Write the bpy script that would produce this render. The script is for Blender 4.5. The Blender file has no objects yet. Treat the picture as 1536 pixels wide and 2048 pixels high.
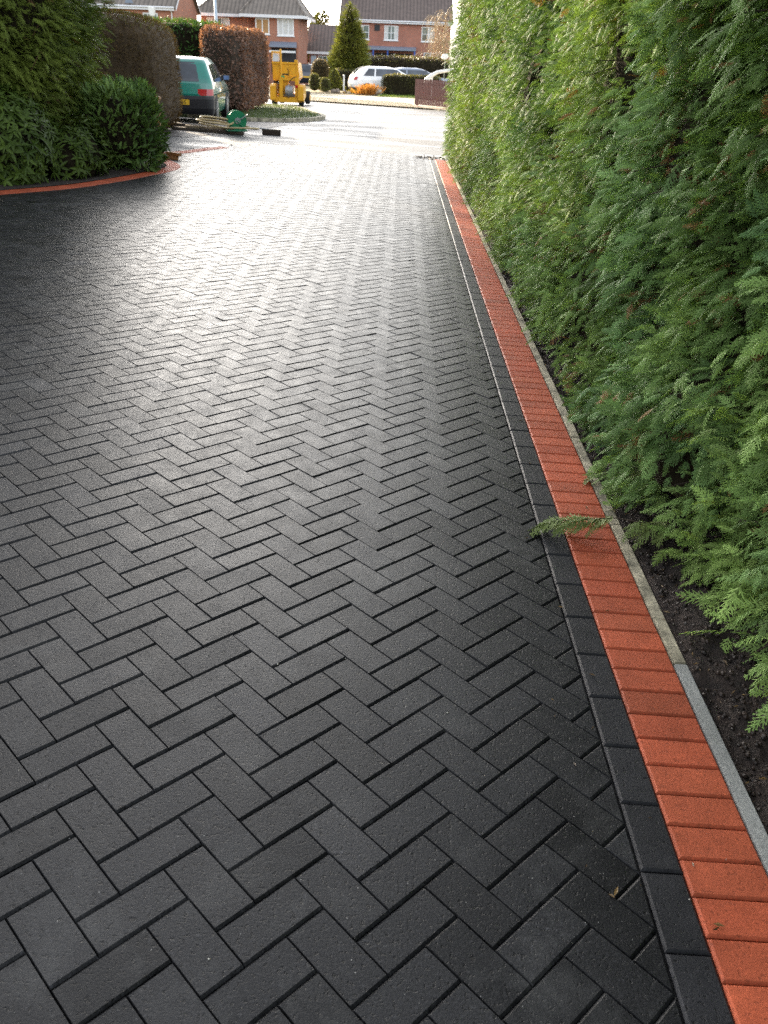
import bpy, bmesh, math, random
import numpy as np
from mathutils import Matrix, Vector

R = math.radians
scene = bpy.context.scene
col = scene.collection
rng = np.random.default_rng(7)
random.seed(7)

# ------------------------------------------------------------------ camera
TILT = R(2.457)                     # cross fall of the drive
CAM_H, YAW, PITCH, ROLL = 1.62071, 0.024866, 0.487624, 0.086516
def cam_axes(yaw, pitch, roll):
    cy, sy, cp, sp = math.cos(yaw), math.sin(yaw), math.cos(pitch), math.sin(pitch)
    f = np.array([sy * cp, cy * cp, -sp]); r = np.array([cy, -sy, 0.0]); u = np.cross(r, f)
    c, s = math.cos(roll), math.sin(roll)
    return f, c * r + s * u, -s * r + c * u
RY = np.array([[math.cos(TILT), 0, math.sin(TILT)], [0, 1, 0], [-math.sin(TILT), 0, math.cos(TILT)]])
F_, R_, U_ = [RY @ v for v in cam_axes(YAW, PITCH, ROLL)]
C_ = RY @ np.array([0, 0, CAM_H])
cd = bpy.data.cameras.new('camera')
cam = bpy.data.objects.new('camera', cd); col.objects.link(cam)
M = Matrix.Identity(4)
for i in range(3):
    M[i][0], M[i][1], M[i][2], M[i][3] = R_[i], U_[i], -F_[i], C_[i]
cam.matrix_world = M
cd.sensor_fit = 'VERTICAL'; cd.sensor_height = 36.0; cd.sensor_width = 27.0
cd.lens = 1711.5 / 2048 * 36.0
cd.clip_start = 0.05; cd.clip_end = 2000
cd.dof.use_dof = True; cd.dof.focus_distance = 3.2; cd.dof.aperture_fstop = 9.0
scene.camera = cam

# ------------------------------------------------------------------ light
SUN_EL, SUN_AZ = R(15), R(-30)      # azimuth from +Y, negative = to the left
world = bpy.data.worlds.new('World'); scene.world = world; world.use_nodes = True
wn = world.node_tree
bg = wn.nodes['Background']
sky = wn.nodes.new('ShaderNodeTexSky'); sky.sky_type = 'NISHITA'; sky.sun_disc = False
sky.sun_elevation = SUN_EL; sky.sun_rotation = SUN_AZ
sky.air_density = 1.0; sky.dust_density = 2.5; sky.ozone_density = 1.0
hs = wn.nodes.new('ShaderNodeHueSaturation'); hs.inputs['Saturation'].default_value = 0.32   # thin white haze
wn.links.new(sky.outputs[0], hs.inputs['Color']); wn.links.new(hs.outputs[0], bg.inputs[0]); bg.inputs[1].default_value = 0.15
sl = bpy.data.lights.new('sun', 'SUN'); sl.energy = 4.0; sl.angle = R(0.5); sl.color = (1.0, 0.82, 0.58)
so = bpy.data.objects.new('sun', sl); col.objects.link(so)
sd = Vector((math.sin(SUN_AZ) * math.cos(SUN_EL), math.cos(SUN_AZ) * math.cos(SUN_EL), math.sin(SUN_EL)))
so.rotation_euler = sd.to_track_quat('Z', 'Y').to_euler(); so.location = (0, 0, 30)
scene.view_settings.view_transform = 'Standard'
scene.view_settings.look = 'None'
scene.view_settings.exposure = 2.2
scene.view_settings.gamma = 1.0
scene.cycles.max_bounces = 8
scene.cycles.use_denoising = False
scene.cycles.use_adaptive_sampling = False
scene.cycles.sample_clamp_indirect = 4.0
scene.cycles.transparent_max_bounces = 8

# ------------------------------------------------------------------ terrain
def sm(t):
    t = np.clip(t, 0, 1); return t * t * (3 - 2 * t)
def T(x, y):
    return -math.tan(TILT) * np.clip(x, -9, 3) * (1 - sm((y - 18) / 9)) - 0.01 * np.maximum(0, y - 24)

# ------------------------------------------------------------------ object helpers
def tag(o, label=None, cat=None, group=None, kind=None):
    if label: o['label'] = label
    if cat: o['category'] = cat
    if group: o['group'] = group
    if kind: o['kind'] = kind
    return o
def thing(name, label, cat, loc=(0, 0, 0), rz=0.0, group=None):
    o = bpy.data.objects.new(name, None); col.objects.link(o)
    o.location = loc; o.rotation_euler = (0, 0, rz); o.empty_display_size = 0.1
    return tag(o, label, cat, group)
def link_mesh(name, me, mat, parent=None):
    o = bpy.data.objects.new(name, me); col.objects.link(o)
    if mat: me.materials.append(mat)
    if parent: o.parent = parent
    return o
class MB:
    def __init__(self): self.v = []; self.f = []
    def add(self, vs, fs):
        n = len(self.v); self.v += [tuple(p) for p in vs]; self.f += [tuple(i + n for i in f) for f in fs]; return self
    def box(self, x0, x1, y0, y1, z0, z1, m=None):
        vs = [(x0, y0, z0), (x1, y0, z0), (x1, y1, z0), (x0, y1, z0), (x0, y0, z1), (x1, y0, z1), (x1, y1, z1), (x0, y1, z1)]
        if m is not None: vs = [m @ Vector(p) for p in vs]
        return self.add(vs, [(0, 3, 2, 1), (4, 5, 6, 7), (0, 1, 5, 4), (1, 2, 6, 5), (2, 3, 7, 6), (3, 0, 4, 7)])
    def prism(self, poly, d, axis='z', a=0.0):
        """polygon of 2-tuples extruded along an axis from a to a+d"""
        n = len(poly)
        def p3(p, t): return {'z': (p[0], p[1], t), 'y': (p[0], t, p[1]), 'x': (t, p[0], p[1])}[axis]
        vs = [p3(p, a) for p in poly] + [p3(p, a + d) for p in poly]
        fs = [tuple(range(n)), tuple(range(2 * n - 1, n - 1, -1))] + [(i, n + i, n + (i + 1) % n, (i + 1) % n) for i in range(n)]
        return self.add(vs, fs)
    def tube(self, pts, r, n=8, caps=True):
        pts = [Vector(p) for p in pts]; rs = r if hasattr(r, '__len__') else [r] * len(pts)
        base = len(self.v); side = None
        for i, p in enumerate(pts):
            t = (pts[min(i + 1, len(pts) - 1)] - pts[max(i - 1, 0)]).normalized()
            if side is None:
                side = t.cross(Vector((0, 0, 1)))
                if side.length < 1e-3: side = Vector((1, 0, 0))
            side = (side - t * side.dot(t)).normalized(); up = side.cross(t)
            for k in range(n):
                a = 2 * math.pi * k / n
                self.v.append(tuple(p + (side * math.cos(a) + up * math.sin(a)) * rs[i]))
        for i in range(len(pts) - 1):
            for k in range(n):
                a = base + i * n + k; b = base + i * n + (k + 1) % n
                self.f.append((a, b, b + n, a + n))
        if caps:
            self.f.append(tuple(base + k for k in range(n - 1, -1, -1)))
            self.f.append(tuple(base + (len(pts) - 1) * n + k for k in range(n)))
        return self
    def cyl(self, c, r, h, axis='z', n=20):
        d = {'x': Vector((h, 0, 0)), 'y': Vector((0, h, 0)), 'z': Vector((0, 0, h))}[axis]
        c = Vector(c); return self.tube([c, c + d], r, n)
    def build(self, name, mat, parent=None, bevel=0.0, smooth=False, segs=2):
        me = bpy.data.meshes.new(name); me.from_pydata(self.v, [], self.f)
        bm = bmesh.new(); bm.from_mesh(me); bmesh.ops.recalc_face_normals(bm, faces=bm.faces)
        if bevel > 0:
            es = [e for e in bm.edges if len(e.link_faces) == 2 and e.calc_face_angle(0) > R(35)]
            bmesh.ops.bevel(bm, geom=es, offset=bevel, segments=segs, affect='EDGES', clamp_overlap=True)
        bm.to_mesh(me); bm.free()
        if smooth: me.polygons.foreach_set('use_smooth', [True] * len(me.polygons))
        return link_mesh(name, me, mat, parent)

def np_mesh(name, verts, faces_by_n, colors=None, mat=None, parent=None):
    """verts (N,3); faces_by_n: list of (F,n) index arrays; colors (N,3)"""
    me = bpy.data.meshes.new(name)
    verts = np.asarray(verts, np.float32)
    me.vertices.add(len(verts)); me.vertices.foreach_set('co', verts.ravel())
    loops = np.concatenate([f.ravel() for f in faces_by_n]).astype(np.int32)
    tot = np.concatenate([np.full(len(f), f.shape[1], np.int32) for f in faces_by_n])
    start = np.concatenate([[0], np.cumsum(tot)[:-1]]).astype(np.int32)
    me.loops.add(len(loops)); me.loops.foreach_set('vertex_index', loops)
    me.polygons.add(len(tot)); me.polygons.foreach_set('loop_start', start); me.polygons.foreach_set('loop_total', tot)
    if colors is not None:
        a = me.color_attributes.new('tint', 'FLOAT_COLOR', 'POINT')
        c4 = np.ones((len(verts), 4), np.float32); c4[:, :3] = colors
        a.data.foreach_set('color', c4.ravel())
    me.polygons.foreach_set('use_smooth', np.zeros(len(tot), bool))
    me.update(); me.validate()
    return link_mesh(name, me, mat, parent)

# ------------------------------------------------------------------ materials
def new_mat(name):
    m = bpy.data.materials.new(name); m.use_nodes = True
    return m, m.node_tree.nodes, m.node_tree.links, m.node_tree.nodes['Principled BSDF']
def N(nodes, t, **kw):
    n = nodes.new(t)
    for k, v in kw.items(): setattr(n, k, v)
    return n
def noise(nodes, links, scale, detail=4, rough=0.55, vec=None, dist=0.0):
    n = nodes.new('ShaderNodeTexNoise'); n.inputs['Scale'].default_value = scale
    n.inputs['Detail'].default_value = detail; n.inputs['Roughness'].default_value = rough; n.inputs['Distortion'].default_value = dist
    if vec is not None: links.new(vec, n.inputs['Vector'])
    return n
def ramp(nodes, links, src, stops):
    r = nodes.new('ShaderNodeValToRGB'); e = r.color_ramp.elements
    while len(e) < len(stops): e.new(0.5)
    for el, (p, c) in zip(e, stops):
        el.position = p; el.color = (c, c, c, 1) if not hasattr(c, '__len__') else (*c, 1)
    links.new(src, r.inputs[0]); return r
def mixc(nodes, links, a, b, fac=None, mode='MIX', f=1.0):
    m = nodes.new('ShaderNodeMix'); m.data_type = 'RGBA'; m.blend_type = mode
    m.inputs['Factor'].default_value = f
    if fac is not None: links.new(fac, m.inputs['Factor'])
    for s, k in ((a, 6), (b, 7)):
        if hasattr(s, 'links'): links.new(s, m.inputs[k])
        else: m.inputs[k].default_value = (*s, 1)
    return m.outputs[2]
def bump(nodes, links, p, h, strength, dist):
    b = nodes.new('ShaderNodeBump'); b.inputs['Strength'].default_value = strength; b.inputs['Distance'].default_value = dist
    links.new(h, b.inputs['Height']); links.new(b.outputs[0], p.inputs['Normal'])
def mat_plain(name, c, rough=0.5, metal=0.0, var=0.25, scale=6.0, bmp=0.0, coat=0.0, spec=0.5):
    m, n, l, p = new_mat(name)
    tc = n.new('ShaderNodeTexCoord')
    nz = noise(n, l, scale, 5, 0.6, tc.outputs['Object'])
    r = ramp(n, l, nz.outputs[0], [(0.3, 1 - var), (0.7, 1 + var * 0.5)])
    l.new(mixc(n, l, c, r.outputs[0], mode='MULTIPLY'), p.inputs['Base Color'])
    p.inputs['Roughness'].default_value = rough; p.inputs['Metallic'].default_value = metal
    p.inputs['Coat Weight'].default_value = coat; p.inputs['Specular IOR Level'].default_value = spec
    if bmp:
        nb = noise(n, l, scale * 12, 3, 0.6, tc.outputs['Object']); bump(n, l, p, nb.outputs[0], bmp, 0.01)
    return m
def mat_paver(name, c, rough, speck=0.5, white=True, pits=0.40, spec=0.25):
    m, n, l, p = new_mat(name)
    tc = n.new('ShaderNodeTexCoord'); v = tc.outputs['Object']
    at = N(n, 'ShaderNodeAttribute', attribute_name='tint')
    base = mixc(n, l, c, at.outputs['Color'], mode='MULTIPLY')
    big = noise(n, l, 9, 5, 0.65, v)
    rb = ramp(n, l, big.outputs[0], [(0.32, 0.78), (0.62, 1.12), (0.78, 1.45)])
    base = mixc(n, l, base, rb.outputs[0], mode='MULTIPLY', f=0.75)
    fine = noise(n, l, 150, 4, 0.75, v)
    rf = ramp(n, l, fine.outputs[0], [(0.28, 1 - speck), (0.5, 1.0), (0.78, 1 + speck * 1.4)])
    base = mixc(n, l, base, rf.outputs[0], mode='MULTIPLY')
    pit = noise(n, l, 75, 3, 0.65, v)
    rp = ramp(n, l, pit.outputs[0], [(0.33, pits), (0.42, 1.0)])
    grn = noise(n, l, 95, 3, 0.7, v)
    rg_ = ramp(n, l, grn.outputs[0], [(0.58, 1.0), (0.72, 1.0 + speck * 2.6)])
    base = mixc(n, l, base, rg_.outputs[0], mode='MULTIPLY')
    base = mixc(n, l, base, rp.outputs[0], mode='MULTIPLY')
    if white:
        vo = n.new('ShaderNodeTexVoronoi'); vo.inputs['Scale'].default_value = 42; l.new(v, vo.inputs['Vector'])
        lt = N(n, 'ShaderNodeMath', operation='LESS_THAN'); lt.inputs[1].default_value = 0.055; l.new(vo.outputs['Distance'], lt.inputs[0])
        pw = noise(n, l, 14, 2, 0.5, v)
        gt = N(n, 'ShaderNodeMath', operation='GREATER_THAN'); gt.inputs[1].default_value = 0.56; l.new(pw.outputs[0], gt.inputs[0])
        mu = N(n, 'ShaderNodeMath', operation='MULTIPLY'); l.new(lt.outputs[0], mu.inputs[0]); l.new(gt.outputs[0], mu.inputs[1])
        base = mixc(n, l, base, (0.30, 0.29, 0.27), fac=mu.outputs[0])
        # pale cement bloom in patches
        bl = noise(n, l, 3.1, 6, 0.7, v, 0.4)
        rbl = ramp(n, l, bl.outputs[0], [(0.52, 0.0), (0.72, 0.62)])
        base = mixc(n, l, base, (0.056, 0.056, 0.055), fac=rbl.outputs[0])
    l.new(base, p.inputs['Base Color'])
    rr = ramp(n, l, big.outputs[0], [(0.3, rough - 0.06), (0.7, rough + 0.08)])
    l.new(rr.outputs[0], p.inputs['Roughness'])
    p.inputs['Specular IOR Level'].default_value = spec
    ad = N(n, 'ShaderNodeMath', operation='ADD'); l.new(fine.outputs[0], ad.inputs[0]); l.new(rp.outputs[0], ad.inputs[1])
    bump(n, l, p, ad.outputs[0], 0.6, 0.0016)
    return m
def mat_leaf(name, rough=0.5, trans=0.3, spec=0.4, tcol=(1.25, 1.15, 0.55)):
    m, n, l, p = new_mat(name)
    at = N(n, 'ShaderNodeAttribute', attribute_name='tint')
    l.new(at.outputs['Color'], p.inputs['Base Color'])
    p.inputs['Roughness'].default_value = rough; p.inputs['Specular IOR Level'].default_value = spec
    tr = n.new('ShaderNodeBsdfTranslucent')
    l.new(mixc(n, l, at.outputs['Color'], tcol, mode='MULTIPLY'), tr.inputs['Color'])
    mx = n.new('ShaderNodeMixShader'); mx.inputs[0].default_value = trans
    l.new(p.outputs[0], mx.inputs[1]); l.new(tr.outputs[0], mx.inputs[2])
    l.new(mx.outputs[0], n['Material Output'].inputs['Surface'])
    return m
def mat_ground(name, c1, c2, scale, rough=0.9, bmp=0.5, bd=0.01, fine=60, speck=None):
    m, n, l, p = new_mat(name)
    tc = n.new('ShaderNodeTexCoord'); v = tc.outputs['Object']
    a = noise(n, l, scale, 6, 0.65, v); b = noise(n, l, fine, 4, 0.7, v)
    r1 = ramp(n, l, a.outputs[0], [(0.32, c1), (0.68, c2)])
    r2 = ramp(n, l, b.outputs[0], [(0.3, 0.6), (0.7, 1.35)])
    l.new(mixc(n, l, r1.outputs[0], r2.outputs[0], mode='MULTIPLY'), p.inputs['Base Color'])
    if hasattr(rough, '__len__'):
        mp = n.new('ShaderNodeMapping'); mp.inputs['Scale'].default_value = (0.35, 1.3, 1); l.new(v, mp.inputs['Vector'])
        c = noise(n, l, 0.9, 5, 0.65, mp.outputs[0], 0.6); rr = ramp(n, l, c.outputs[0], [(0.38, rough[0]), (0.62, rough[1])]); l.new(rr.outputs[0], p.inputs['Roughness'])
    else: p.inputs['Roughness'].default_value = rough
    bump(n, l, p, b.outputs[0], bmp, bd)
    return m
def mat_brickwall(name, c1, c2, mortar, scale=1.0):
    m, n, l, p = new_mat(name)
    tc = n.new('ShaderNodeTexCoord')
    sp = n.new('ShaderNodeSeparateXYZ'); l.new(tc.outputs['Object'], sp.inputs[0])
    ad = N(n, 'ShaderNodeMath', operation='ADD'); l.new(sp.outputs[0], ad.inputs[0]); l.new(sp.outputs[1], ad.inputs[1])
    cb = n.new('ShaderNodeCombineXYZ'); l.new(ad.outputs[0], cb.inputs[0]); l.new(sp.outputs[2], cb.inputs[1])
    b = n.new('ShaderNodeTexBrick'); l.new(cb.outputs[0], b.inputs['Vector'])
    b.inputs['Color1'].default_value = (*c1, 1); b.inputs['Color2'].default_value = (*c2, 1); b.inputs['Mortar'].default_value = (*mortar, 1)
    b.inputs['Scale'].default_value = 1.0; b.inputs['Brick Width'].default_value = 0.225; b.inputs['Row Height'].default_value = 0.075
    b.inputs['Mortar Size'].default_value = 0.008
    nz = noise(n, l, 0.7, 4, 0.6, tc.outputs['Object'])
    r = ramp(n, l, nz.outputs[0], [(0.3, 0.8), (0.7, 1.15)])
    l.new(mixc(n, l, b.outputs[0], r.outputs[0], mode='MULTIPLY'), p.inputs['Base Color'])
    p.inputs['Roughness'].default_value = 0.85
    return m
def mat_rooftile(name, c, pitch=0.3):
    m, n, l, p = new_mat(name)
    tc = n.new('ShaderNodeTexCoord')
    w = n.new('ShaderNodeTexWave'); w.wave_type = 'BANDS'; w.bands_direction = 'X'; w.inputs['Scale'].default_value = 1.05; w.inputs['Distortion'].default_value = 0.3
    l.new(tc.outputs['Object'], w.inputs['Vector'])
    nz = noise(n, l, 2.5, 5, 0.65, tc.outputs['Object'])
    r = ramp(n, l, nz.outputs[0], [(0.3, 0.7), (0.7, 1.25)])
    r2 = ramp(n, l, w.outputs[0], [(0.0, 0.65), (0.6, 1.1)])
    c1 = mixc(n, l, c, r.outputs[0], mode='MULTIPLY')
    l.new(mixc(n, l, c1, r2.outputs[0], mode='MULTIPLY'), p.inputs['Base Color'])
    p.inputs['Roughness'].default_value = 0.75
    bump(n, l, p, w.outputs[0], 0.6, 0.03)
    return m
def mat_glass(name, c=(0.03, 0.04, 0.05), rough=0.06):
    m, n, l, p = new_mat(name)
    tc = n.new('ShaderNodeTexCoord'); nz = noise(n, l, 1.7, 3, 0.5, tc.outputs['Object'])
    r = ramp(n, l, nz.outputs[0], [(0.35, tuple(x * 0.6 for x in c)), (0.65, tuple(min(1, x * 1.5) for x in c))])
    l.new(r.outputs[0], p.inputs['Base Color'])
    p.inputs['Roughness'].default_value = rough; p.inputs['Specular IOR Level'].default_value = 0.8
    return m

m_dark = mat_paver('charcoal_paver', (0.0128, 0.0127, 0.0134), 0.40, 0.72)
m_darkb = mat_paver('charcoal_border_paver', (0.0165, 0.0165, 0.0185), 0.50, 0.25, white=False)
m_red = mat_paver('red_paver', (0.335, 0.072, 0.031), 0.62, 0.15, white=False, pits=0.74)
m_joint = mat_ground('jointing_sand', (0.012, 0.012, 0.012), (0.03, 0.029, 0.027), 30, 0.95, 0.6, 0.004, 300)
m_kerb = mat_ground('weathered_concrete', (0.06, 0.056, 0.036), (0.48, 0.43, 0.31), 8.0, 0.85, 0.5, 0.003, 90)
m_kerb2 = mat_ground('clean_concrete', (0.17, 0.175, 0.165), (0.27, 0.275, 0.26), 3.0, 0.8, 0.3, 0.003, 160)
m_soil = mat_ground('dark_soil', (0.014, 0.009, 0.007), (0.038, 0.025, 0.019), 18, 1.0, 1.0, 0.02, 70)
m_road = mat_ground('tarmac', (0.042, 0.042, 0.044), (0.078, 0.078, 0.078), 0.8, (0.36, 0.66), 0.35, 0.006, 90)
m_bay = mat_ground('old_tarmac', (0.055, 0.048, 0.044), (0.09, 0.08, 0.075), 1.2, 0.6, 0.4, 0.006, 80)
m_pave = mat_ground('pale_pavement', (0.30, 0.26, 0.18), (0.42, 0.37, 0.26), 1.5, 0.85, 0.3, 0.006, 50)
m_gravel = mat_ground('garden_gravel', (0.30, 0.23, 0.13), (0.46, 0.36, 0.21), 3, 0.9, 0.8, 0.02, 40)
m_turf = mat_ground('turf_soil', (0.03, 0.045, 0.012), (0.06, 0.085, 0.022), 3, 0.95, 0.6, 0.02, 50)
m_earth = mat_ground('far_ground', (0.05, 0.06, 0.025), (0.10, 0.10, 0.05), 0.3, 0.95, 0.4, 0.02, 20)
m_lawn = mat_ground('lawn_turf', (0.08, 0.13, 0.02), (0.13, 0.19, 0.035), 2, 0.95, 0.6, 0.02, 40)
m_spray = mat_leaf('cypress_foliage', 0.6, 0.20, 0.16, (1.15, 1.15, 0.6))
m_laurel = mat_leaf('laurel_leaf', 0.42, 0.20, 0.14)
m_leaf = mat_leaf('hedge_leaf', 0.45, 0.3, 0.4)
m_dry = mat_leaf('dry_beech_leaf', 0.5, 0.35, 0.35, (1.3, 1.0, 0.6))
m_bark = mat_plain('bark', (0.055, 0.038, 0.026), 0.9, 0, 0.5, 20, 0.8)
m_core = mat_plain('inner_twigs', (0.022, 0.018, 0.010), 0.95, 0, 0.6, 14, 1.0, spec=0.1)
m_twig = mat_plain('dead_twig', (0.16, 0.095, 0.05), 0.8, 0, 0.4, 30)

# ------------------------------------------------------------------ ground sheets
def grid_sheet(name, xs, ys, zf, mat, kind='structure', mask=None):
    X, Y = np.meshgrid(xs, ys); Z = zf(X, Y)
    n, k = len(ys), len(xs)
    idx = np.arange(n * k).reshape(n, k)
    f = np.stack([idx[:-1, :-1], idx[:-1, 1:], idx[1:, 1:], idx[1:, :-1]], -1).reshape(-1, 4)
    o = np_mesh(name, np.stack([X, Y, Z], -1).reshape(-1, 3), [f], None, mat)
    o.data.polygons.foreach_set('use_smooth', [True] * len(o.data.polygons))
    return tag(o, kind=kind)
xs = np.unique(np.concatenate([np.linspace(-400, -40, 10), np.linspace(-40, 40, 41), np.linspace(40, 400, 10)]))
ys = np.unique(np.concatenate([np.linspace(-60, -4, 8), np.linspace(-4, 120, 63), np.linspace(120, 900, 12)]))
grid_sheet('ground', xs, ys, lambda x, y: T(x, y) - 0.09, m_earth)
def inside(poly, p):
    c = False; n = len(poly)
    for i in range(n):
        (x0, y0), (x1, y1) = poly[i], poly[i - 1]
        if (y0 > p[1]) != (y1 > p[1]) and p[0] < (x1 - x0) * (p[1] - y0) / (y1 - y0) + x0: c = not c
    return c
def catmull(pts, n=12):
    out = []
    P = [np.array(p, float) for p in pts]
    for i in range(len(P) - 1):
        p0, p1, p2, p3 = P[max(i - 1, 0)], P[i], P[i + 1], P[min(i + 2, len(P) - 1)]
        for k in range(n):
            t = k / n
            out.append(0.5 * ((2 * p1) + (-p0 + p2) * t + (2 * p0 - 5 * p1 + 4 * p2 - p3) * t * t + (-p0 + 3 * p1 - 3 * p2 + p3) * t ** 3))
    out.append(P[-1]); return np.array(out)
def resample(pl, step):
    d = np.r_[0, np.cumsum(np.linalg.norm(np.diff(pl, axis=0), axis=1))]
    n = max(1, int(round(d[-1] / step))); s = np.linspace(0, d[-1], n + 1)
    return np.c_[np.interp(s, d, pl[:, 0]), np.interp(s, d, pl[:, 1])]
def poly_sheet(name, poly, off, mat, step=0.8, kind='structure', skirt=0.0):
    """polygon laid on the terrain (triangulated, subdivided), raised by off, with a vertical skirt"""
    pl = resample(np.array(list(poly) + [poly[0]], float), step)[:-1]
    bm = bmesh.new()
    vs = [bm.verts.new((p[0], p[1], 0)) for p in pl]
    f = bm.faces.new(vs)
    bmesh.ops.triangulate(bm, faces=[f])
    for _ in range(3):
        es = [e for e in bm.edges if e.calc_length() > step * 2.0]
        if not es: break
        bmesh.ops.subdivide_edges(bm, edges=es, cuts=1)
        bmesh.ops.triangulate(bm, faces=bm.faces[:])
    for v in bm.verts: v.co.z = float(T(v.co.x, v.co.y)) + off
    if skirt:
        be = [e for e in bm.edges if e.is_boundary]
        r = bmesh.ops.extrude_edge_only(bm, edges=be)
        for g in r['geom']:
            if isinstance(g, bmesh.types.BMVert): g.co.z -= skirt
    bmesh.ops.recalc_face_normals(bm, faces=bm.faces[:])
    if sum(f.normal.z for f in bm.faces) < 0: bmesh.ops.reverse_faces(bm, faces=bm.faces[:])
    me = bpy.data.meshes.new(name); bm.to_mesh(me); bm.free()
    return tag(link_mesh(name, me, mat), kind=kind)

# road: tarmac from the end of the drive to the far kerb
grid_sheet('road', np.linspace(-14, 9, 47), np.linspace(13.2, 49, 73), lambda x, y: T(x, y) - 0.022, m_road)
poly_sheet('parking_bay', [(-12, 17.2), (-3.9, 17.6), (-3.4, 19.6), (-2.9, 22.2), (-2.7, 24.4), (-4.2, 26.8), (-12, 27)], -0.016, m_bay, 0.9)

# ------------------------------------------------------------------ block paving (drive frame, tilted with the cross fall)
X0, WD, WR, WC = 0.7011, 0.1021, 0.2030, 0.3518
PITCHB = 0.20515
BED = catmull([(-7.6, 4.3), (-5.6, 7.35), (-4.16, 9.64), (-3.64, 10.5), (-3.35, 11.29), (-3.16, 12.0), (-3.03, 12.55), (-2.99, 12.9), (-3.05, 13.28), (-3.25, 13.66), (-3.6, 13.98), (-4.2, 14.2), (-5.6, 14.3)])
END = catmull([(-5.2, 14.45), (-4.3, 14.5), (-3.62, 14.75), (-3.2, 15.85), (-2.75, 16.85), (-1.9, 17.55), (-0.7, 17.75), (0.3, 17.5), (1.02, 17.25)])
bed_poly = [tuple(p) for p in BED] + [(-14, 14.3), (-14, 4.3)]
drive_poly = [(-8.0, -1.5), (X0 + WC, -1.5)] + [tuple(p) for p in END[::-1]] + [(-8.0, 14.45)]
def offset_pl(pl, d):
    t = np.gradient(pl, axis=0); t /= np.linalg.norm(t, axis=1)[:, None]
    return pl + np.c_[t[:, 1], -t[:, 0]] * d        # to the right of travel
class Pavers:
    def __init__(self): self.v = []; self.f3 = {}; self.c = []
    def add(self, poly, col_, zo=0.0, ch=0.006, depth=0.006, tilt=(0, 0), side=0.014, thin=None, chthin=0.002):
        P = np.array(poly, float); n = len(P)
        a = 0.5 * np.sum(P[:, 0] * np.roll(P[:, 1], -1) - np.roll(P[:, 0], -1) * P[:, 1])
        if a < 0: P = P[::-1]; a = -a
        if a < 2.5e-4: return
        E = np.roll(P, -1, 0) - P; L = np.linalg.norm(E, axis=1)
        keep = L > 0.0025; P = P[keep]; n = len(P)
        if n < 3: return
        E = np.roll(P, -1, 0) - P; L = np.linalg.norm(E, axis=1); E /= L[:, None]
        Nn = np.c_[-E[:, 1], E[:, 0]]
        c = np.full(n, ch)
        if thin is not None: c = np.where(np.abs(E @ thin) > 0.9, chthin, ch)
        for _ in range(9):
            Q = []
            ok = True
            for i in range(n):
                n0, n1 = Nn[i - 1], Nn[i]
                A = np.array([n0, n1]); det = A[0, 0] * A[1, 1] - A[0, 1] * A[1, 0]
                if abs(det) < 1e-3: Q.append(P[i] + n1 * c[i]); continue
                b = np.array([n0 @ P[i] + c[i - 1], n1 @ P[i] + c[i]])
                Q.append(np.linalg.solve(A, b))
            Q = np.array(Q)
            D = np.sum((np.roll(Q, -1, 0) - Q) * E, axis=1)
            if (D > 0).all(): break
            c = c * 0.5
        else: Q = P + (P.mean(0) - P) * 0.02
        m = P.mean(0)
        b0 = len(self.v)
        for q in Q: self.v.append((q[0], q[1], zo + tilt[0] * (q[0] - m[0]) + tilt[1] * (q[1] - m[1])))
        for p in P: self.v.append((p[0], p[1], zo - depth + tilt[0] * (p[0] - m[0]) + tilt[1] * (p[1] - m[1])))
        for p in P: self.v.append((p[0], p[1], zo - depth - side))
        self.c += [col_] * (3 * n)
        self.f3.setdefault(n, []).append(tuple(range(b0, b0 + n)))
        q4 = self.f3.setdefault(4, [])
        for i in range(n):
            j = (i + 1) % n
            q4.append((b0 + n + i, b0 + n + j, b0 + j, b0 + i))
            q4.append((b0 + 2 * n + i, b0 + 2 * n + j, b0 + n + j, b0 + n + i))
    def build(self, name, mat):
        o = np_mesh(name, np.array(self.v), [np.array(f) for f in self.f3.values()], np.array(self.c), mat)
        o.rotation_euler = (0, TILT, 0)
        return tag(o, kind='structure')
def clip_halfplane(poly, axis, lim, keep_less=True):
    out = []
    for i in range(len(poly)):
        a, b = poly[i], poly[(i + 1) % len(poly)]
        ia = (a[axis] <= lim) == keep_less; ib = (b[axis] <= lim) == keep_less
        if ia: out.append(a)
        if ia != ib:
            t = (lim - a[axis]) / (b[axis] - a[axis]); out.append((a[0] + t * (b[0] - a[0]), a[1] + t * (b[1] - a[1])))
    return out
ANG = 0.78176; UU = 0.1025; GAP = 0.0009
e1 = np.array([math.cos(ANG), math.sin(ANG)]); e2 = np.array([-e1[1], e1[0]]); O2 = np.array([-0.46167, 1.08101])
field = Pavers()
bed_in = bed_poly
def dist_ok(c):
    if inside(bed_poly, c):
        return np.min(np.hypot(BED[:, 0] - c[0], BED[:, 1] - c[1])) < 0.16
    return inside(drive_poly, c) or np.min(np.hypot(END[:, 0] - c[0], END[:, 1] - c[1])) < 0.05
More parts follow.
